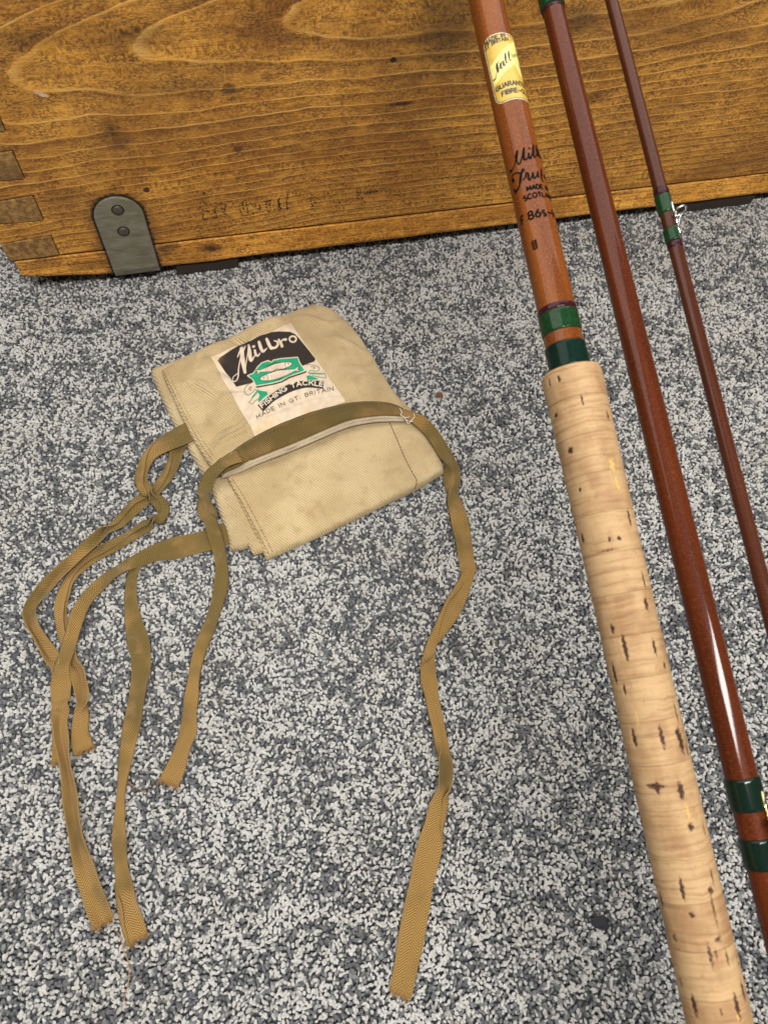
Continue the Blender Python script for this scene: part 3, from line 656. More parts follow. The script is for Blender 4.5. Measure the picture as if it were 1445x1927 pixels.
    gm = Mat('gold_paper'); gm.obj(); nn = gm.noise(gm.obj(), 500, 2); base = gm.mix(gm.step(nn, .3, .7, 0, .18), gm.attr('print'), (.50, .36, .12), 'MULTIPLY')
    o = mesh_obj('maker_label', V, f.tolist(), gm.set(base, .42, .5, coat=.12, coat_r=.35), r1.root, label='gold paper label with cream banner'); set_color(o, 'print', pt.c)
gold_label()
def rod_lettering():
    mb = MB(); rr = lambda z: .00785
    fl = lambda p: np.array((p[0] * r1.radius(p[1]), p[1])); L = .00014
    def scr(pts, wds, f=z7):
        q = smooth([fl(f(*t)) for t in pts], 26); r1.ribbon(mb, q, [w_ * .0016 for w_ in wds], L)
    scr([(170, 550), (205, 530), (240, 460), (270, 330), (300, 200)], (.9, .35, .3, .3, .4)); scr([(290, 200), (275, 300), (280, 395)], (.55, .85, .4)); scr([(285, 390), (315, 430), (350, 380), (400, 160)], (.4, .45, .3, .4)); scr([(400, 155), (390, 260), (405, 350), (450, 340), (480, 240)], (.5, .8, .7, .35, .2))
    scr([(480, 240), (480, 310), (510, 330), (535, 240)], (.5, .7, .45, .2)); scr([(486, 160), (490, 180)], (.7, .7)); scr([(550, 110), (550, 230), (565, 315), (595, 300), (612, 230)], (.5, .75, .6, .3, .2)); scr([(595, 120), (610, 220), (630, 310)], (.5, .75, .5))
    e = fl(z7(635, 300))
    for st, wd in (([(0, 0), (.6, 2.4), (.5, 0), (1.1, -.1), (1.3, .7), (.7, .9)], .0006), ([(1.9, 1), (2.0, 0), (2.1, .7), (2.6, 1)], .0006), ([(3.4, .9), (2.9, .5), (3.2, 0), (3.7, .4), (3.4, .9)], .0006)):
        r1.ribbon(mb, smooth([e + np.array([a * .0016, z * .0016]) for a, z in st], 26), wd, L)
    scr([(215, 700), (240, 715), (215, 690), (220, 610), (290, 570), (345, 580), (400, 530), (395, 500)], (.9, 1.0, .5, .35, .4, .45, .4, .3)); scr([(375, 500), (350, 620), (335, 740), (310, 830), (255, 885), (240, 830)], (.35, .7, .75, .5, .9, .4))
    scr([(430, 560), (425, 640), (380, 700)], (.35, .5, .3)); scr([(430, 600), (465, 570), (475, 660), (500, 690), (530, 620)], (.3, .5, .7, .4, .25)); scr([(545, 560), (550, 640), (580, 655), (615, 600), (625, 550)], (.5, .75, .45, .3, .4)); scr([(625, 550), (628, 630), (655, 645)], (.5, .7, .3)); scr([(680, 500), (685, 640), (710, 720)], (.5, .7, .5))
    e = fl(z7(700, 640))
    for st in ([(-.4, .5), (.4, .7)], [(.9, .5), (1.5, .7), (1.3, 1.1), (.9, .6), (1.2, 0), (1.8, .3)], [(2.2, 0), (2.6, 2.2), (2.5, .3), (2.9, 0)], [(3.2, 1), (3.3, .1), (3.8, .9), (3.6, -1.2), (3.1, -1.1)]):
        r1.ribbon(mb, smooth([e + np.array([a * .0016, z * .0014]) for a, z in st], 24) if len(st) > 2 else [e + np.array([a * .0016, z * .0014]) for a, z in st], .00055, L)
    def caps(txt, px, h, sw, gap=.24, slope=0.0):
        s0 = fl(z7(*px))
        for s in text_strokes(txt, h, gap)[0]: r1.ribbon(mb, [s0 + np.array([a, b + a * slope]) for a, b in s], sw, L)
    caps('MADE IN', (455, 875), .0021, .00066, .22); caps('SCOTLAND', (410, 1040), .0022, .00068, .24); caps('F.86s-H', (372, 1432), .0036, .00085, .26)
    b = fl(z7(560, 1840)); 
    for k in range(5): r1.ribbon(mb, [b + np.array([0, .0009 * k]), b + np.array([.0018, .0009 * k])], .0006, L)
    for a in (.0, .0018): r1.ribbon(mb, [b + np.array([a, 0]), b + np.array([a, .0040])], .0005, L)
    mb.build('lettering', ink, r1.root, False)
rod_lettering()
# --- middle and tip sections
r2.blank(blank_mid); r3.blank(blank_tip)
r2.wrap('whipping', 18, -70, wrap_green, .0007); r2.wrap('whipping', 23.5, 18.3, wrap_maroon, .0004)
r2.wrap('whipping', 1461, 1523, wrap_deep, .0006); r2.wrap('whipping', 1573, 1632, wrap_deep, .0006)
r3.wrap('whipping', 357, 369, wrap_maroon, .0003); r3.wrap('whipping', 369.3, 404, wrap_green, .0005); r3.wrap('whipping', 431, 457, wrap_green, .0005); r3.wrap('whipping', 457.3, 468, wrap_maroon, .0003)
chrome = Mat('bright_wire'); chrome.obj(); chrome = chrome.set(chrome.mix(chrome.noise(chrome.obj(), 700, 2), (.62, .62, .60), (.9, .9, .88)), .12, .5, metal=1.0)
brass = Mat('brass_wire'); brass.obj(); brass = brass.set(brass.mix(brass.noise(brass.obj(), 700, 2), (.62, .46, .18), (.85, .70, .36)), .16, .5, metal=1.0)
def guide(rod, ya, yb, yc_, th, ring, wire, mat):
    # ring standing off the blank on bent wire legs whose feet go under the two whippings
    za, zb, zm = rod.s_at(ya), rod.s_at(yb), rod.s_at(yc_); r0 = rod.radius(zm); mb = MB()
    out = Vector((math.sin(th), -math.cos(th), 0)); side = Vector((math.cos(th), math.sin(th), 0)); ax = Vector((0, 0, 1))
    cen = out * (r0 + ring * 1.0 + wire) + ax * zm
    ringp = [cen + (out * math.cos(a) + side * math.sin(a)) * ring + ax * (.0008 * math.cos(a)) for a in np.linspace(0, 2 * math.pi, 29)]
    mb.tube(ringp, wire, 8, False)
    for sg in (1, -1):
        p0 = cen + side * sg * ring * .85 - out * ring * .25; foot = out * (r0 + wire) + side * sg * wire * .7
        mb.tube([p0, p0 * .55 + (foot + ax * (zb + .001)) * .45, foot + ax * zb, foot + ax * (zb - .006)], wire, 8)
    foot = out * (r0 + wire)
    p0 = cen - out * ring * .95
    mb.tube([p0, p0 * .5 + (foot + ax * (za - .001)) * .5, foot + ax * za, foot + ax * (za + .006)], wire, 8)
    mb.build('line_guide', mat, rod.root)
guide(r3, 400, 434, 411, R(62), .0027, .00042, chrome)
guide(r2, 1518, 1578, 1545, R(58), .0046, .0006, brass)

# ================================================================ ROD BAG
def mat_cloth(name, ca, cb, dirv, pitch, stain=.5, sheen=.3):
    m = Mat(name); x, y, z = m.xyz(m.obj()); wob = m.noise(m.obj(), 60, 2) - .5
    ph = (x * dirv[0] + y * dirv[1]) * (6.2832 / pitch) + wob * 5
    tw = m.f('SINE', ph); yarn = m.noise(m.vec(x * 1500, y * 1500, z * 300), 1.0, 2, .6); bl = m.noise(m.obj(), 28, 4, .6); bl2 = m.noise(m.obj(), 90, 3, .6)
    c = m.mix(m.step(bl, .35, .68), ca, cb); c = m.mix(m.step(bl2, .52, .75, 0, stain), c, tuple(q * k for q, k in zip(ca, (.72, .62, .52))))
    c = m.mix(m.step(tw, -.3, .9, .36, 0), c, tuple(q * .42 for q in ca)); c = m.mix(m.step(yarn, .5, .75, 0, .30), c, tuple(q * .5 for q in ca))
    crk = m.noise(m.vec(x * 55 + y * 30, y * 55 - x * 20, z * 40), 1.0, 5, .62, .8); m.bump(tw * .8 + yarn * .7 + crk * 12.0, .00026, .9); return m.set(c, .88, .15, sheen=.1)
def dir_of(a, b, z=.01):                               # world direction across twill lines that run from pixel a to pixel b
    d = P(*b, z) - P(*a, z); d.normalize(); return (-d.y, d.x)
cloth = mat_cloth('tan_twill', (.50, .370, .190), (.64, .495, .280), dir_of((560, 880), (640, 935)), .00150, .45)
cloth_in = mat_cloth('tan_twill_lower', (.48, .360, .195), (.60, .47, .275), dir_of((430, 960), (470, 1000)), .0015, .35)
bag_loc = P(560, 820, 0)
bag = thing('rod_bag', 'folded tan cloth rod bag with printed label and long olive tapes, lying on carpet', 'bag', (bag_loc.x, bag_loc.y, 0))
BL = Vector((bag_loc.x, bag_loc.y, 0))
def patch(T, Rr, Bb, L, nu, nv, height):
    c = []
    for pts, n in ((T, nu), (Bb, nu), (L, nv), (Rr, nv)): c.append(np.array([tuple(P(*q)) for q in catmull(pts, n)]))
    T, Bb, L, Rr = c; out = np.zeros((nv, nu, 3))
    for i in range(nv):
        v = i / (nv - 1)
        for j in range(nu):
            u = j / (nu - 1)
            q = (1 - v) * T[j] + v * Bb[j] + (1 - u) * L[i] + u * Rr[i] - ((1 - u) * (1 - v) * T[0] + u * (1 - v) * T[-1] + (1 - u) * v * Bb[0] + u * v * Bb[-1])
            q[2] += height(u, v, q[0], q[1]); out[i, j] = q
    return out
def patch_obj(name, g, thick, mat, bottom=None, parent=None):
    nv, nu, _ = g.shape; top = g.reshape(-1, 3); low = top.copy()
    if bottom is None: low[:, 2] -= thick
    else: low[:, 2] = np.minimum(low[:, 2] - .0003, bottom)
    V = np.vstack([top, low]) - np.array(BL); n = nu * nv; f = grid_faces(nu, nv); Fc = [q[::-1] for q in f] + [tuple(n + i for i in q) for q in f]
    rim = [(0, j) for j in range(nu)] + [(i, nu - 1) for i in range(1, nv)] + [(nv - 1, j) for j in range(nu - 2, -1, -1)] + [(i, 0) for i in range(nv - 2, 0, -1)]
    r = [i * nu + j for i, j in rim]
    for a, b in zip(r, r[1:] + r[:1]): Fc.append((a, b, n + b, n + a))
    o = mesh_obj(name, V, Fc, mat, parent or bag)
    bm = bmesh.new(); bm.from_mesh(o.data); bmesh.ops.recalc_face_normals(bm, faces=bm.faces); bm.to_mesh(o.data); bm.free()
    return o
def rnd_edge(e, r): 
    t = min(1, max(0, e / r)); return math.sqrt(1 - (1 - t) ** 2)
def wr(x, y, s, a, k=0): return a * nz(x * s, y * s, k)
# lower layers
g = patch([(285, 703, .001), (420, 650, .001), (598, 577, .001)], [(598, 577, .001), (660, 622, .001), (702, 690, .001), (742, 738, .001), (787, 790, .001), (838, 881, .001)],
          [(432, 1037, .001), (466, 1031, .001), (560, 985, .001), (700, 930, .001), (838, 881, .001)], [(285, 703, .001), (301, 742, .001), (330, 803, .001), (352, 843, .001), (376, 884, .001), (400, 930, .001), (416, 975, .001), (430, 1022, .001), (432, 1037, .001)], 70, 80,
          lambda u, v, x, y: .0042 * rnd_edge(min(u * 1.0, (1 - u)) * .15, .004) * rnd_edge((1 - v) * .15, .003) + wr(x, y, 60, .0005))
patch_obj('lower_fold', g, 0, cloth_in, bottom=.0002)
g = patch([(398, 905, .004), (760, 770, .004)], [(760, 770, .004), (800, 815, .004), (826, 884, .004)], [(477, 1045, .003), (520, 1028, .003), (700, 938, .003), (826, 884, .003)], [(398, 905, .004), (420, 945, .004), (446, 990, .003), (477, 1045, .003)], 50, 40,
          lambda u, v, x, y: .0022 * rnd_edge(u * .12, .002) * rnd_edge((1 - v) * .1, .002))
patch_obj('middle_fold', g, 0, cloth_in, bottom=.0015)
g3 = patch([(416, 880, .006), (600, 820, .006), (772, 768, .006)], [(772, 768, .005), (798, 812, .0045), (819, 850, .004), (833, 878, .003), (835, 891, .002)], [(502, 1055, .002), (600, 1011, .002), (700, 963, .002), (780, 924, .002), (835, 891, .002)], [(416, 880, .006), (441, 930, .005), (471, 990, .004), (502, 1055, .002)], 90, 70,
           lambda u, v, x, y: .0042 * rnd_edge(u * .13, .0022) * rnd_edge((1 - u) * .13, .006) * rnd_edge((1 - v) * .09, .005) + wr(x, y, 40, .0010, 3) + .0008 * (1 - min(1, max(0, (u - .05) / .014))) + .0004 * math.sin(v * 90) * math.exp(-u / .05) + .0012 * math.exp(-((u - .58 - .1 * v) / .05) ** 2))
upper = patch_obj('front_fold', g3, 0, cloth, bottom=.0015)
# flap
def flap_h(u, v, x, y):
    b = .0052 * math.sin(math.pi * min(1, max(0, u))) ** .7 * math.sin(math.pi * min(1, .12 + v * .85)) ** .8
    fold = -.0062 * (1 - rnd_edge(v * .16, .013)) - .0035 * (1 - rnd_edge(u * .17, .003)) * .6 - .003 * (1 - rnd_edge((1 - u) * .17, .006)) * (1 - v * .6)
    cr = wr(x, y, 34, .0026, 1) * (.5 + .5 * math.sin(math.pi * u)) + wr(x, y, 85, .0010, 4)
    for cx, cy, dx, dy, ln, wd, am in CREASE:
        a = (x - cx) * dx + (y - cy) * dy; b2 = -(x - cx) * dy + (y - cy) * dx + .003 * math.sin(a * 160)
        cr += 2.3 * am * math.exp(-(a / ln) ** 2) * math.exp(-(b2 / (wd * 1.0)) ** 2)
    hem = .0007 * (1 - min(1, max(0, (u - .045) / .012))) + .0005 * math.sin(v * 150 + 3 * math.sin(v * 40)) * math.exp(-u / .05)
    return b + fold + cr + hem
CREASE = []
for p, q, wd, am in [((350, 720), (430, 745), .0030, .0013), ((395, 700), (470, 715), .0030, -.0010), ((410, 850), (470, 795), .0024, .0013), ((400, 830), (460, 775), .0024, -.0009), ((425, 760), (470, 740), .002, .0008), ((620, 640), (700, 655), .003, .0009), ((640, 690), (700, 672), .003, -.0008), ((430, 640), (470, 640), .0035, -.0022), ((555, 600), (625, 600), .003, .0012), ((660, 730), (735, 690), .003, .0008), ((500, 600), (560, 625), .004, .0010)]:
    a, b = P(*p, .012), P(*q, .012); d = b - a; CREASE.append(((a.x + b.x) / 2, (a.y + b.y) / 2, d.x / d.length, d.y / d.length, d.length * .55, wd, am))
gf = patch([(300, 690, .0085), (350, 666, .0085), (400, 645, .009), (435, 631, .0075), (480, 607, .009), (530, 588, .009), (575, 572, .0085), (602, 567, .0075)], [(602, 567, .0075), (633, 586, .0065), (668, 618, .007), (690, 650, .0075), (711, 685, .0075), (733, 722, .0075), (757, 756, .0085), (776, 786, .0090)],
           [(418, 893, .0115), (480, 866, .0135), (560, 836, .0155), (640, 801, .0160), (690, 788, .0150), (730, 785, .0125), (776, 786, .0090)], [(300, 690, .0085), (322, 740, .0085), (345, 790, .009), (372, 840, .0095), (400, 880, .011), (418, 893, .0115)], 200, 200, flap_h)
flap = patch_obj('flap', gf, .0014, cloth)
nvf, nuf, _ = gf.shape
bvh_flap = BVHTree.FromPolygons([Vector(q) for q in gf.reshape(-1, 3)], grid_faces(nuf, nvf))
bvh_front = BVHTree.FromPolygons([Vector(q) for q in g3.reshape(-1, 3)], grid_faces(90, 70))
def cast(px, py, bvh=None, lift=0.0):
    d = ray(px, py).normalized(); loc, nrm, i, dist = (bvh or bvh_flap).ray_cast(CAMP, d)
    if loc is None: loc = P(px, py, .0125); nrm = Vector((0, 0, 1))
    if nrm.dot(d) > 0: nrm = -nrm
    return loc + nrm * lift
# stitched hems along the folded edges
thread_m = plain('tan_thread', (.40, .27, .12), .8); dark_thread = plain('dark_thread', (.10, .055, .02), .8); pale_thread = plain('white_thread', (.75, .71, .63), .8)
def stitches(name, pts, bvh, mat, ln=.0019, gap=.0007, r=.00026):
    q = catmull([(*p, 0) for p in pts], 400); w3 = [cast(a, b, bvh, .00012) for a, b, _ in q]; cum = [0]
    for a, b in zip(w3[:-1], w3[1:]): cum.append(cum[-1] + (b - a).length)
    mb = MB(); t = 0
    while t + ln < cum[-1]:
        i0, i1 = np.searchsorted(cum, t), np.searchsorted(cum, t + ln); a, b = w3[i0], w3[min(i1, len(w3) - 1)]; m = (a + b) / 2 + Vector((0, 0, .0002))
        mb.tube([a - BL, m - BL, b - BL], [r * .6, r, r * .6], 5); t += ln + gap
    mb.build(name, mat, bag, kind='stuff')
stitches('hem_stitching', [(307, 696), (330, 744), (354, 792), (381, 840), (402, 868)], bvh_flap, dark_thread, r=.0002)
stitches('hem_stitching', [(313, 693), (336, 741), (360, 789), (387, 836), (408, 864)], bvh_flap, thread_m, r=.0002)
stitches('hem_stitching', [(430, 905), (452, 940), (480, 992), (508, 1046)], bvh_front, dark_thread, r=.0002)
stitches('hem_stitching', [(438, 902), (460, 937), (488, 989), (515, 1042)], bvh_front, dark_thread, r=.0002)
stitches('seam_stitching', [(733, 795), (748, 830), (762, 863), (777, 892), (784, 905), (780, 920)], bvh_front, dark_thread, .0022, .0003, .00032)
# printed label, sewn to the flap
def label():
    o6 = lambda x, y: (380 + x / 4.817, 590 + y / 4.817)
    TL, TR, BRr, BLl = (80, 397), (805, 92), (1305, 800), (488, 1120); na, nv = 250, 270
    U, Vv = np.meshgrid(np.linspace(0, 1, na), np.linspace(0, 1, nv)); U, Vv = U.ravel(), Vv.ravel()
    c = lambda k: (1 - U) * (1 - Vv) * TL[k] + U * (1 - Vv) * TR[k] + U * Vv * BRr[k] + (1 - U) * Vv * BLl[k]
    px = np.column_stack([c(0), c(1)]); e = np.minimum(np.minimum(U, 1 - U), np.minimum(Vv, 1 - Vv)); px[:, 1] += 6 * np.sin(U * 19) * (1 - Vv) ** 3; px[:, 0] += 5 * np.sin(Vv * 17) * (1 - U) ** 3
    V = np.array([cast(*o6(*q), None, .00045 + .0002 * nz(q[0] * .012, q[1] * .012, 3)) for q in px]) - np.array(BL)
    BK = (.030, .022, .018); CR = (.70, .58, .44); GR = (.012, .32, .155); WH = (.74, .66, .54)
    p = Paint(px, (.66, .54, .40), 5.0)
    panel = [(145, 432), (160, 405), (270, 332), (390, 262), (445, 250), (500, 218), (590, 175), (700, 165), (800, 168), (842, 188), (885, 232), (955, 320), (1028, 415), (1018, 438), (940, 468), (700, 560), (455, 632), (315, 668), (235, 560)]
    p.poly(panel, BK)
    # name in brush script
    def sc(pts, wd): q = smooth(pts, 36); p.line(q, np.interp(np.linspace(0, 1, 36), np.linspace(0, 1, len(wd)), wd), CR)
    sc([(392, 305), (350, 420), (335, 500), (332, 570), (318, 608), (292, 622), (278, 606), (292, 572), (330, 545)], (12, 10, 9, 9, 10, 11, 9, 8, 7))
    sc([(362, 325), (372, 430), (392, 535)], (34, 40, 26)); sc([(392, 535), (404, 450), (428, 300)], (10, 8, 10)); sc([(428, 292), (436, 370), (448, 428), (482, 385)], (18, 34, 30, 7))
    sc([(326, 396), (344, 352), (366, 318)], (8, 14, 22))
    sc([(482, 338), (490, 374), (508, 386), (530, 362)], (20, 23, 18, 7)); sc([(468, 306), (476, 302)], (20, 20))
    sc([(520, 262), (540, 325), (558, 345), (592, 318)], (24, 30, 26, 7)); sc([(588, 236), (612, 290), (630, 318)], (24, 30, 26)); sc([(630, 316), (668, 312), (690, 285), (682, 258), (655, 252)], (24, 20, 22, 18, 9))
    sc([(698, 240), (718, 275), (728, 300)], (18, 24, 26)); sc([(718, 262), (735, 242), (762, 240)], (9, 14, 24)); sc([(825 + 30 * math.cos(t), 236 + 27 * math.sin(t)) for t in np.linspace(0, 6.283, 16)], (15,) * 16)
    # emblem: two fish on a green ground
    em = [(418, 566), (470, 545), (505, 492), (545, 452), (600, 432), (632, 446), (650, 428), (710, 416), (780, 408), (868, 402), (888, 455), (935, 520), (880, 540), (785, 572), (720, 610), (640, 632), (560, 645), (492, 658), (462, 600)]
    p.poly([(x + 8, y + 12) for x, y in em], BK, 7); p.poly(em, CR, 6); p.poly(em, GR, -2)
    for cx, cy, rx, ry, an, hd in ((670, 492, 150, 30, -14, 1), (690, 556, 165, 33, -15, -1)):
        ca, sa = math.cos(R(an)), math.sin(R(an)); tr = lambda a, b: (cx + a * ca - b * sa, cy + a * sa + b * ca)
        body = [tr(rx * math.cos(t) * 1.0, ry * math.sin(t) * (1.0 if math.cos(t) * hd > 0 else 1 - .5 * abs(math.cos(t)))) for t in np.linspace(0, 6.283, 40)[:-1]]
        p.poly(body, BK, 5); tail = [tr(-hd * rx * .85, 0), tr(-hd * rx * 1.22, -24), tr(-hd * rx * 1.12, 2), tr(-hd * rx * 1.22, 22)]
        p.poly(tail, BK, 3); p.poly(tail, CR, -1); p.poly(body, CR, 0)
        p.line([tr(-hd * rx * .5, -ry * .9), tr(0, -ry * 1.45), tr(hd * rx * .35, -ry)], 7, BK); p.line([tr(-hd * rx * .2, ry * .9), tr(0, ry * 1.4), tr(hd * rx * .15, ry)], 6, BK)
        for k in range(9):
            for b in (-.45, -.1, .25, .55):
                a = (-.62 + .125 * k) * rx * hd; p.line([tr(a, b * ry), tr(a + 5, b * ry + 5)], 3.2, BK, .75)
        p.line([tr(hd * rx * .62, -ry * .7), tr(hd * rx * .55, 0), tr(hd * rx * .62, ry * .7)], 4, BK); p.line([tr(hd * rx * .8, -4), tr(hd * rx * .81, -3)], 10, BK)
        p.line([tr(-rx * .75, ry * 1.25), tr(0, ry * 1.45), tr(rx * .7, ry * 1.2)], 4, BK, .8)
    # scrolls and ribbon tails
    for s in ([(450, 634), (415, 650), (388, 690), (392, 725), (425, 738), (465, 712), (478, 690)], [(425, 690), (440, 668), (452, 672), (436, 695), (455, 700)], [(950, 468), (1000, 470), (1055, 490), (1062, 515), (1030, 528), (985, 520), (965, 535)], [(985, 485), (1020, 492), (1010, 505)],
              [(440, 800), (470, 760), (500, 720), (485, 690)], [(425, 802), (460, 825), (480, 800), (520, 775)], [(1115, 548), (1122, 585), (1060, 580), (1000, 565)], [(1115, 548), (1040, 545), (965, 540)]): p.line(smooth(s, 26), 5, BK)
    p.poly([(498, 690), (540, 705), (590, 712), (600, 740), (560, 770), (520, 810), (512, 790), (525, 740), (500, 715)], GR); p.poly([(446, 770), (490, 705), (500, 715), (470, 760)], GR)
    p.poly([(948, 570), (975, 560), (1010, 575), (1060, 600), (1010, 605), (955, 605)], GR); p.poly([(965, 540), (1110, 546), (1100, 556), (980, 555)], GR)
    rb = [(505, 830), (620, 735), (725, 668), (830, 625), (950, 605), (1100, 612), (1095, 678), (960, 668), (850, 690), (745, 735), (640, 800), (555, 885)]
    rbs = smooth(rb[:6], 30) + smooth(rb[6:], 30); p.poly([(x + 3, y + 6) for x, y in rbs], BK, 2)
    for s in along([(545, 862), (645, 782), (745, 712), (850, 668), (960, 650), (1090, 664)], 'FISHING TACKLE', 38, .22, 6): p.line(s, 8.5, WH)
    for s in along([(505, 958), (620, 895), (760, 832), (910, 770), (1050, 728), (1192, 700)], 'MADE IN GT. BRITAIN', 33, .34): p.line(s, 6.5, BK)
    p.line(smooth([(470, 985), (700, 900), (900, 820), (1000, 785), (1260, 745)], 40), 3, (.42, .33, .24), .7)
    ow = np.array([.92 + .16 * nz(q[0] * .02, q[1] * .02, 9) for q in px]); p.c *= ow[:, None]
    for cx, cy, rr, k in ((620, 1010, 70, .35), (960, 900, 60, .35), (520, 1060, 60, .4), (130, 400, 60, .2)):    # yellowed stains
        a = k * np.exp(-(((px[:, 0] - cx) ** 2 + (px[:, 1] - cy) ** 2) / rr ** 2))[:, None]; p.c = p.c * (1 - a) + a * np.array((.55, .36, .12))
    m = Mat('printed_label_cloth'); x, y, z = m.xyz(m.obj()); weave = m.noise(m.vec(x * 1900, y * 1900, z), 1.0, 2, .6)
    cc = m.mix(m.step(weave, .5, .75, 0, .25), m.attr('print'), (.35, .30, .25), 'MULTIPLY'); m.bump(weave, .00015, .7)
    f = [q[::-1] for q in grid_faces(na, nv)]
    o = mesh_obj('printed_label', V, f, m.set(cc, .85, .2, sheen=.15), bag, label='cream cloth label printed in black and green'); set_color(o, 'print', p.c)
label()
# tape binding along the flap's hem
def mat_tape(name, base, uvw=True):
    m = Mat(name); u, v, _ = m.xyz(m.uv()); q = m.rnd(); ob = m.obj()
    fold = m.f('ABSOLUTE', m.f('FRACT', u * 1.5 + .25) - .5)
    hb = m.f('SINE', (v / .00138 + fold * 5.6) * 6.2832); rib = m.noise(m.vec(u * 40, v * 1400, q * 5), 1.0, 2, .6)
    bl = m.noise(ob, 22, 3, .6); bl2 = m.noise(ob, 75, 3, .6)
    olive = (.20 * base, .135 * base, .038 * base); ochre = (.45 * base, .26 * base, .078 * base); pinkish = (.46 * base, .27 * base, .12 * base)
    bl = bl + (m.step(v, .10, .20) - .5) * .16; c = m.mix(m.step(bl, .36, .60), olive, ochre); c = m.mix(m.step(bl2, .55, .75, 0, .6), c, pinkish)
    c = m.mix(m.step(hb, -.4, .7, .72, 0), c, tuple(k * .42 for k in olive)); c = m.mix(m.step(rib, .5, .75, 0, .35), c, tuple(k * .5 for k in olive))
    edge = m.step(m.f('ABSOLUTE', u - .5), .462, .478); c = m.mix(edge * .25, c, (.42, .27, .09))
    m.bump(hb * .9 + rib * .6 + edge, .00028, .9); return m.set(c, .85, .15, sheen=.08)
tape_m = mat_tape('olive_twill_tape', 1.03); tape_b = mat_tape('binding_twill_tape', .80)
def binding():
    top = catmull([(402, 893, 0), (420, 868, 0), (450, 842, 0), (500, 812, 0), (560, 786, 0), (640, 763, 0), (700, 757, 0), (742, 763, 0), (776, 783, 0)], 110)
    bot = catmull([(410, 899, 0), (440, 884, 0), (480, 864, 0), (560, 832, 0), (645, 796, 0), (690, 786, 0), (725, 783, 0), (755, 785, 0), (778, 789, 0)], 110)
    nw = 13; V = []; uv = []; l = 0; prev = None
    for i in range(110):
        a = cast(*top[i][:2]) ; b = cast(*bot[i][:2]); 
        if prev is not None: l += (b - prev).length
        prev = b
        for j in range(nw):
            t = j / (nw - 1); q = cast(*(top[i][:2] * (1 - t) + bot[i][:2] * t), None, .0008 + .0009 * math.sin(math.pi * t) + .0003 * nz(i * .2, j * .3, 2)); V.append(q - BL); uv.append((.05 + t * .9, l))
    o = mesh_obj('edge_binding', V, grid_faces(nw, 110), tape_b, bag); set_uv(o, uv); m = o.modifiers.new('s', 'SOLIDIFY'); m.thickness = .0007; m.offset = 0
    # stitch line along the tape's upper edge
    q = top * .80 + bot * .20; mb = MB()
    for i in range(1, 108, 2): mb.tube([cast(*q[i][:2], None, .0018) - BL, cast(*((q[i] + q[i + 1]) / 2)[:2], None, .0019) - BL, cast(*q[i + 1][:2], None, .0016) - BL], .00022, 5)
    mb.build('hem_stitching', dark_thread, bag, kind='stuff')
    # rolled cream hem, two cords side by side
    cord = mat_cloth('hem_cloth', (.52, .41, .27), (.66, .55, .39), (1, .3), .0009, .2)
    for off, r, dz in ((0, .00125, 0.0), (5.0, .00125, -.0010)):
        mb = MB(); c = catmull([(418, 894 + off * .8, 0), (450, 882 + off, 0), (480, 868 + off, 0), (560, 836 + off, 0), (645, 800 + off, 0), (690, 789 + off, 0), (725, 786 + off, 0), (762, 787 + off * .8, 0)], 80)
        pts = [P(a, b, .0122 + dz + .0044 * math.sin(math.pi * i / 79) + .0007 * nz(i * .18, off, 1)) - BL for i, (a, b, _) in enumerate(c)]
        mb.tube(pts, [r * (.75 + .25 * math.sin(math.pi * (.08 + .84 * i / 79)) + .12 * nz(i * .35, off)) for i in range(80)], 10)
        mb.build('rolled_hem', cord, bag)
binding()
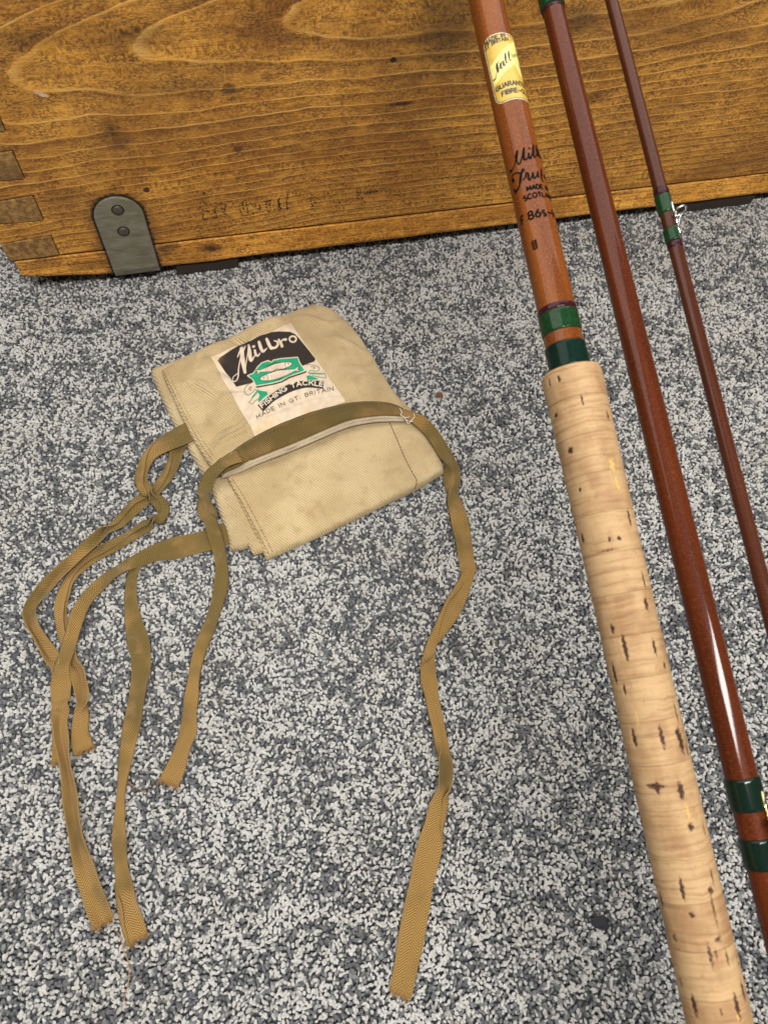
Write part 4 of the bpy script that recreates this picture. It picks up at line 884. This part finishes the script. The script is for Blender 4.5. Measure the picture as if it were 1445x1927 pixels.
# tie tapes
def cross(f, mode, th=0.0):
    if mode == 'F': return (0.0, 0.0, .5)
    if mode == 'u': return (0.0, -R(170), f)            # folded under, fold on the right-hand side of travel
    if mode == 'U': return (R(170), 0.0, 1 - f)         # folded under, fold on the other side
    if mode == 'o': return (0.0, R(168), f)             # folded over on top
    if mode == 'O': return (-R(168), 0.0, 1 - f)
    if mode == 'v': a = math.acos(min(1, f * .96)); return (-a, a, .5)
    if mode == 'n': a = math.acos(min(1, f * .96)); return (a, -a, .5)
WT = .0132
def tape(name, ctrl, n=None, end=True, mat=None, ztop=0.0):
    rows = []; modes = []
    for px, py, z, wp, mode in ctrl:
        p = P(px, py, z); mpp = (p - CAMP).dot(-zc_fwd) / F; f = wp * mpp / WT; k = 1.0
        if mode in 'uUoO' and f < .53: k = f / .53; f = .53
        if mode == 'F': k = min(1.15, f)
        if mode in 'vn' and f < .3: k = f / .3; f = .3
        rows.append([p.x, p.y, z, k, *cross(min(f, .97), mode)]); modes.append(mode)
    for i, md in enumerate(modes):                       # a flat stretch unfolds diagonally out of the fold next to it
        if md == 'F':
            nb = [(abs(j - i), j) for j, q in enumerate(modes) if q != 'F']
            if nb:
                j = modes[min(nb)[1]]
                if j in 'uUoO': rows[i][4:7] = {'u': (0.0, -R(170), 1.09), 'o': (0.0, R(168), 1.09), 'U': (R(170), 0.0, -.09), 'O': (-R(168), 0.0, -.09)}[j]
    L = sum(math.dist(a[:2], b[:2]) for a, b in zip(rows[:-1], rows[1:])); n = n or int(L / .0011)
    q = catmull(rows, n); m = 17; V = []; uv = []; l = 0
    ph = random.random() * 9
    for i in range(n):
        t = q[min(i + 1, n - 1)][:3] - q[max(i - 1, 0)][:3]; T = Vector(t).normalized(); N = Vector((T.y, -T.x, 0)).normalized(); Bn = Vector((0, 0, 1))
        if i: l += np.linalg.norm(q[i][:3] - q[i - 1][:3])
        k, a0, a1, tf = q[i][3:7]; k *= 1 + .15 * nz(l * 55, ph, 2); tilt = .75 * nz(l * 42, ph, 5) * min(1, max(0, l - .035) / .02, (n - 1 - i) / 14); ys = [0]; zs = [0]
        for j in range(1, m):
            tt = (j - .5) / (m - 1); s = min(1, max(0, (tt - tf + .07) / .14)); s = s * s * (3 - 2 * s); a = a0 * (1 - s) + a1 * s + tilt + .16 * math.sin(l * 150 + ph + j * .35) + .16 * nz(l * 60, j * .25, ph)
            ys.append(ys[-1] + math.cos(a) * WT * k / (m - 1)); zs.append(zs[-1] + math.sin(a) * WT * k / (m - 1))
        yo = (min(ys) + max(ys)) / 2; zo = min(zs); lift = .0005 + .0007 * (1 + nz(l * 70, ph))
        for j in range(m):
            p = Vector(q[i][:3]) + N * (ys[j] - yo) + Bn * ((zs[j] - zo) * .9 + lift); V.append(p - BL); uv.append((j / (m - 1), l))
    o = mesh_obj(name, V, grid_faces(m, n), mat or tape_m, bag); set_uv(o, uv); s = o.modifiers.new('s', 'SOLIDIFY'); s.thickness = .00062; s.offset = 0
    if end:                                              # frayed, gathered cut end
        mb = MB(); b = [Vector(v) for v in V[-m:]]; T = (b[m // 2] - Vector(V[-m * 3 + m // 2])).normalized(); 
        for k in range(110):
            j = random.random() * (m - 1.01); i0 = int(j); p = b[i0].lerp(b[i0 + 1], j - i0) - T * .0012; d = T + Vector((random.gauss(0, .38), random.gauss(0, .38), random.gauss(-.05, .25))); ln = random.choice((random.uniform(.0006, .002), random.uniform(.0012, .0034)))
            mb.tube([p, p + d * ln * .55 + Vector((0, 0, .0003)), p + d * ln + Vector((random.gauss(0, .0004), random.gauss(0, .0004), -.0002))], [.00017, .00016, .00008], 5)
        mb.build('frayed_end', fray_m, o, kind='stuff')
        mb = MB(); mb.tube([v - T * .0013 + Vector((0, 0, .0003)) for v in b], [.0006 * (1 + .35 * math.sin(j * 2.1 + ph)) for j in range(m)], 7); mb.build('turned_end', fray_m, o)
    return o
zc_fwd = RW @ Vector((0, 0, 1))
fray_m = plain('frayed_tape_fibre', (.26, .14, .035), .85)
# two tails sewn under the flap's left edge
tape('tie_tape', [(388, 800, .006, 42, 'F'), (362, 812, .006, 44, 'F'), (335, 825, .0065, 46, 'F'), (305, 842, .007, 38, 'o'), (284, 860, .007, 28, 'o'), (271, 884, .0055, 22, 'o'), (268, 906, .004, 22, 'o'), (279, 927, .004, 25, 'o'), (297, 944, .0042, 27, 'O'), (309, 962, .003, 24, 'O'), (302, 978, .001, 22, 'O'), (278, 992, .0, 23, 'o'), (245, 1012, .0, 25, 'o'), (212, 1032, .0, 24, 'o'), (183, 1046, .0, 22, 'o'), (155, 1068, .0, 22, 'o'),
                 (132, 1095, .0, 22, 'o'), (121, 1125, .0, 22, 'o'), (117, 1155, .0, 22, 'o'), (122, 1192, .0, 22, 'o'), (134, 1228, .0, 22, 'o'), (148, 1262, .0, 22, 'v'), (156, 1288, .0, 20, 'v'), (162, 1318, .0, 22, 'v'), (156, 1348, .0, 28, 'O'), (153, 1378, .0, 32, 'O'), (156, 1402, .0, 36, 'F'), (160, 1414, .0, 38, 'F')])
tape('tie_tape', [(352, 826, .003, 26, 'o'), (336, 846, .002, 28, 'o'), (328, 872, .001, 26, 'o'), (314, 900, .0005, 23, 'o'), (296, 924, .0, 22, 'o'), (274, 943, .0, 24, 'o'), (255, 958, .0, 26, 'o'), (226, 986, .0, 25, 'o'), (190, 1016, .002, 25, 'v'), (150, 1052, .0025, 26, 'v'), (112, 1090, .0005, 26, 'v'), (78, 1126, .0, 24, 'v'), (62, 1152, .0, 23, 'v'), (67, 1178, .0, 24, 'v'), (84, 1208, .0, 26, 'v'), (102, 1238, .0, 26, 'v'), (114, 1268, .0, 24, 'O'), (117, 1310, .0, 24, 'O'), (114, 1360, .0, 22, 'O'), (110, 1405, .0, 21, 'O'), (109, 1436, .0, 21, 'O')])
# two tails sewn under the bottom fold
tape('tie_tape', [(430, 1004, .0015, 48, 'F'), (400, 1016, .0015, 48, 'F'), (365, 1026, .0015, 50, 'F'), (330, 1034, .0015, 42, 'F'), (300, 1042, .0015, 32, 'u'), (272, 1054, .002, 27, 'u'), (240, 1069, .002, 26, 'u'), (205, 1090, .001, 26, 'u'), (175, 1118, .0005, 26, 'u'), (154, 1152, .0005, 26, 'u'), (141, 1190, .002, 25, 'u'), (128, 1230, .0035, 28, 'u'), (119, 1268, .0035, 33, 'u'), (117, 1310, .003, 34, 'F'), (118, 1352, .0025, 32, 'v'), (123, 1400, .0015, 26, 'v'), (131, 1450, .0005, 22, 'v'), (138, 1500, .0, 22, 'v'), (145, 1548, .0, 25, 'v'), (155, 1600, .0, 32, 'v'), (168, 1650, .0, 38, 'v'), (185, 1700, .0, 42, 'v'), (200, 1738, .0, 44, 'v')])
tape('tie_tape', [(345, 1036, .0, 30, 'u'), (315, 1040, .0, 30, 'u'), (287, 1048, .0, 24, 'u'), (265, 1061, .0, 22, 'u'), (252, 1086, .0, 22, 'u'), (248, 1118, .0, 25, 'u'), (250, 1150, .0, 30, 'u'), (257, 1188, .0, 34, 'u'), (266, 1225, .0, 36, 'F'), (267, 1258, .0, 37, 'F'), (262, 1300, .0, 36, 'F'), (254, 1345, .0, 34, 'F'), (245, 1390, .0, 30, 'u'), (239, 1430, .0, 25, 'u'), (234, 1465, .0, 20, 'u'), (229, 1505, .0, 18, 'u'), (227, 1545, .0, 21, 'u'), (227, 1595, .0, 26, 'F'), (232, 1645, .0, 29, 'F'), (240, 1695, .0, 35, 'o'), (251, 1735, .0, 41, 'o'), (261, 1768, .0, 44, 'o')])
# the binding's own tails, left and right
tape('tie_tape', [(452, 862, .0165, 30, 'u'), (430, 872, .016, 28, 'u'), (410, 886, .0135, 25, 'u'), (396, 901, .010, 24, 'u'), (387, 922, .0065, 24, 'u'), (386, 948, .0045, 28, 'n'), (394, 976, .004, 30, 'n'), (405, 1008, .0045, 27, 'U'), (414, 1042, .003, 24, 'U'), (419, 1076, .001, 24, 'U'), (417, 1108, .0, 25, 'U'), (408, 1142, .0, 26, 'U'), (395, 1182, .0, 26, 'U'), (380, 1222, .0, 24, 'U'), (369, 1258, .0, 23, 'U'), (364, 1295, .0, 24, 'U'), (360, 1335, .0, 26, 'F'), (356, 1372, .0, 30, 'F'), (347, 1405, .0, 34, 'F'), (335, 1440, .0, 38, 'F'), (319, 1475, .0, 40, 'F')])
tape('tie_tape', [(752, 776, .0115, 18, 'u'), (776, 789, .0105, 22, 'u'), (800, 806, .0085, 25, 'u'), (822, 832, .006, 25, 'u'), (838, 860, .003, 26, 'u'), (849, 888, .001, 27, 'n'), (849, 918, .0, 26, 'n'), (855, 950, .0, 28, 'u'), (864, 985, .0, 32, 'u'), (871, 1020, .0, 31, 'u'), (877, 1055, .0, 30, 'F'), (879, 1084, .0, 28, 'o'), (869, 1110, .0, 29, 'o'), (852, 1145, .0, 34, 'o'), (832, 1180, .0, 30, 'o'), (814, 1210, .0, 21, 'o'), (806, 1238, .0, 23, 'o'), (805, 1270, .0, 27, 'F'), (811, 1308, .0, 28, 'o'), (820, 1350, .0, 28, 'o'), (829, 1395, .0, 28, 'o'), (837, 1440, .0, 25, 'v'), (835, 1478, .0, 26, 'v'), (824, 1520, .0, 34, 'O'), (815, 1558, .0, 38, 'O'),
                 (808, 1595, .0, 44, 'F'), (797, 1640, .0, 48, 'F'), (787, 1690, .0, 50, 'F'), (777, 1745, .0, 50, 'F'), (766, 1805, .0, 48, 'F'), (755, 1860, .0, 46, 'F'), (752, 1872, .0, 40, 'F')])
# a tuft of white sewing thread at the flap's right corner
mb = MB()
for s in ([(752, 768), (756, 776), (754, 781), (764, 786), (770, 784)], [(764, 790), (768, 797), (775, 790), (780, 784), (778, 778)], [(760, 786), (768, 792), (777, 793)]):
    mb.tube([P(a, b, .0155) - BL for a, b, _ in catmull([(*p, 0) for p in s], 24)], .00022, 6)
mb.build('loose_thread', pale_thread, bag)

# ================================================================ bits on the carpet
def strand(name, pts, r, mat, label, cat, z=.0008):
    c = catmull([(*p, 0) for p in pts], 40); o = P(*pts[len(pts) // 2], 0); mb = MB()
    mb.tube([P(a, b, z + .0006 * nz(i * .2, a)) - o for i, (a, b, _) in enumerate(c)], [r * min(1, .4 + 3 * min(i, 39 - i) / 39) for i in range(40)], 6)
    ob = mb.build(name, mat); ob.location = o; tag(ob, label, cat); return ob
hair_m = plain('dark_hair', (.012, .009, .008), .4); fib_m = plain('tan_fibre', (.42, .24, .10), .8)
strand('loose_hair', [(1104, 1306), (1118, 1330), (1135, 1356), (1145, 1382), (1150, 1405), (1152, 1432)], .00022, hair_m, 'curved black hair lying on the carpet beside the cork handle', 'hair')
strand('loose_hair', [(464, 1272), (482, 1257), (500, 1243), (521, 1224)], .00024, hair_m, 'short straight dark hair lying on open carpet between the tapes', 'hair')
strand('loose_hair', [(1016, 1056), (1032, 1066), (1050, 1076)], .00018, hair_m, 'tiny dark hair on the carpet just left of the cork handle', 'hair')
strand('loose_thread', [(208, 1744), (226, 1760), (232, 1785), (243, 1815), (242, 1850), (235, 1880), (238, 1900)], .00022, fib_m, 'tan thread trailing from the frayed tape ends at lower left', 'thread')
strand('loose_thread', [(234, 1464), (250, 1478), (265, 1486), (282, 1496)], .00020, fib_m, 'short tan fibre beside the narrow twist of a hanging tape', 'thread')
def lint(px, py, s, mat, label):
    o = P(px, py, .0012); bm = bmesh.new(); bmesh.ops.create_icosphere(bm, subdivisions=3, radius=s)
    for v in bm.verts: v.co *= 1 + .5 * noise.noise(v.co * (1.2 / s)); v.co.z *= .6; v.co.x *= 1.35
    me = bpy.data.meshes.new('lint'); bm.to_mesh(me); bm.free(); me.materials.append(mat); ob = bpy.data.objects.new('lint', me); COL.objects.link(ob); ob.location = o; tag(ob, label, 'lint')
lint(1131, 1737, .0030, plain('dark_lint', (.02, .02, .025), .9), 'dark speck of lint on the carpet left of the lower cork handle')
lint(827, 743, .0019, plain('brown_lint', (.12, .05, .02), .9), 'brown crumb of lint on the carpet right of the folded bag')
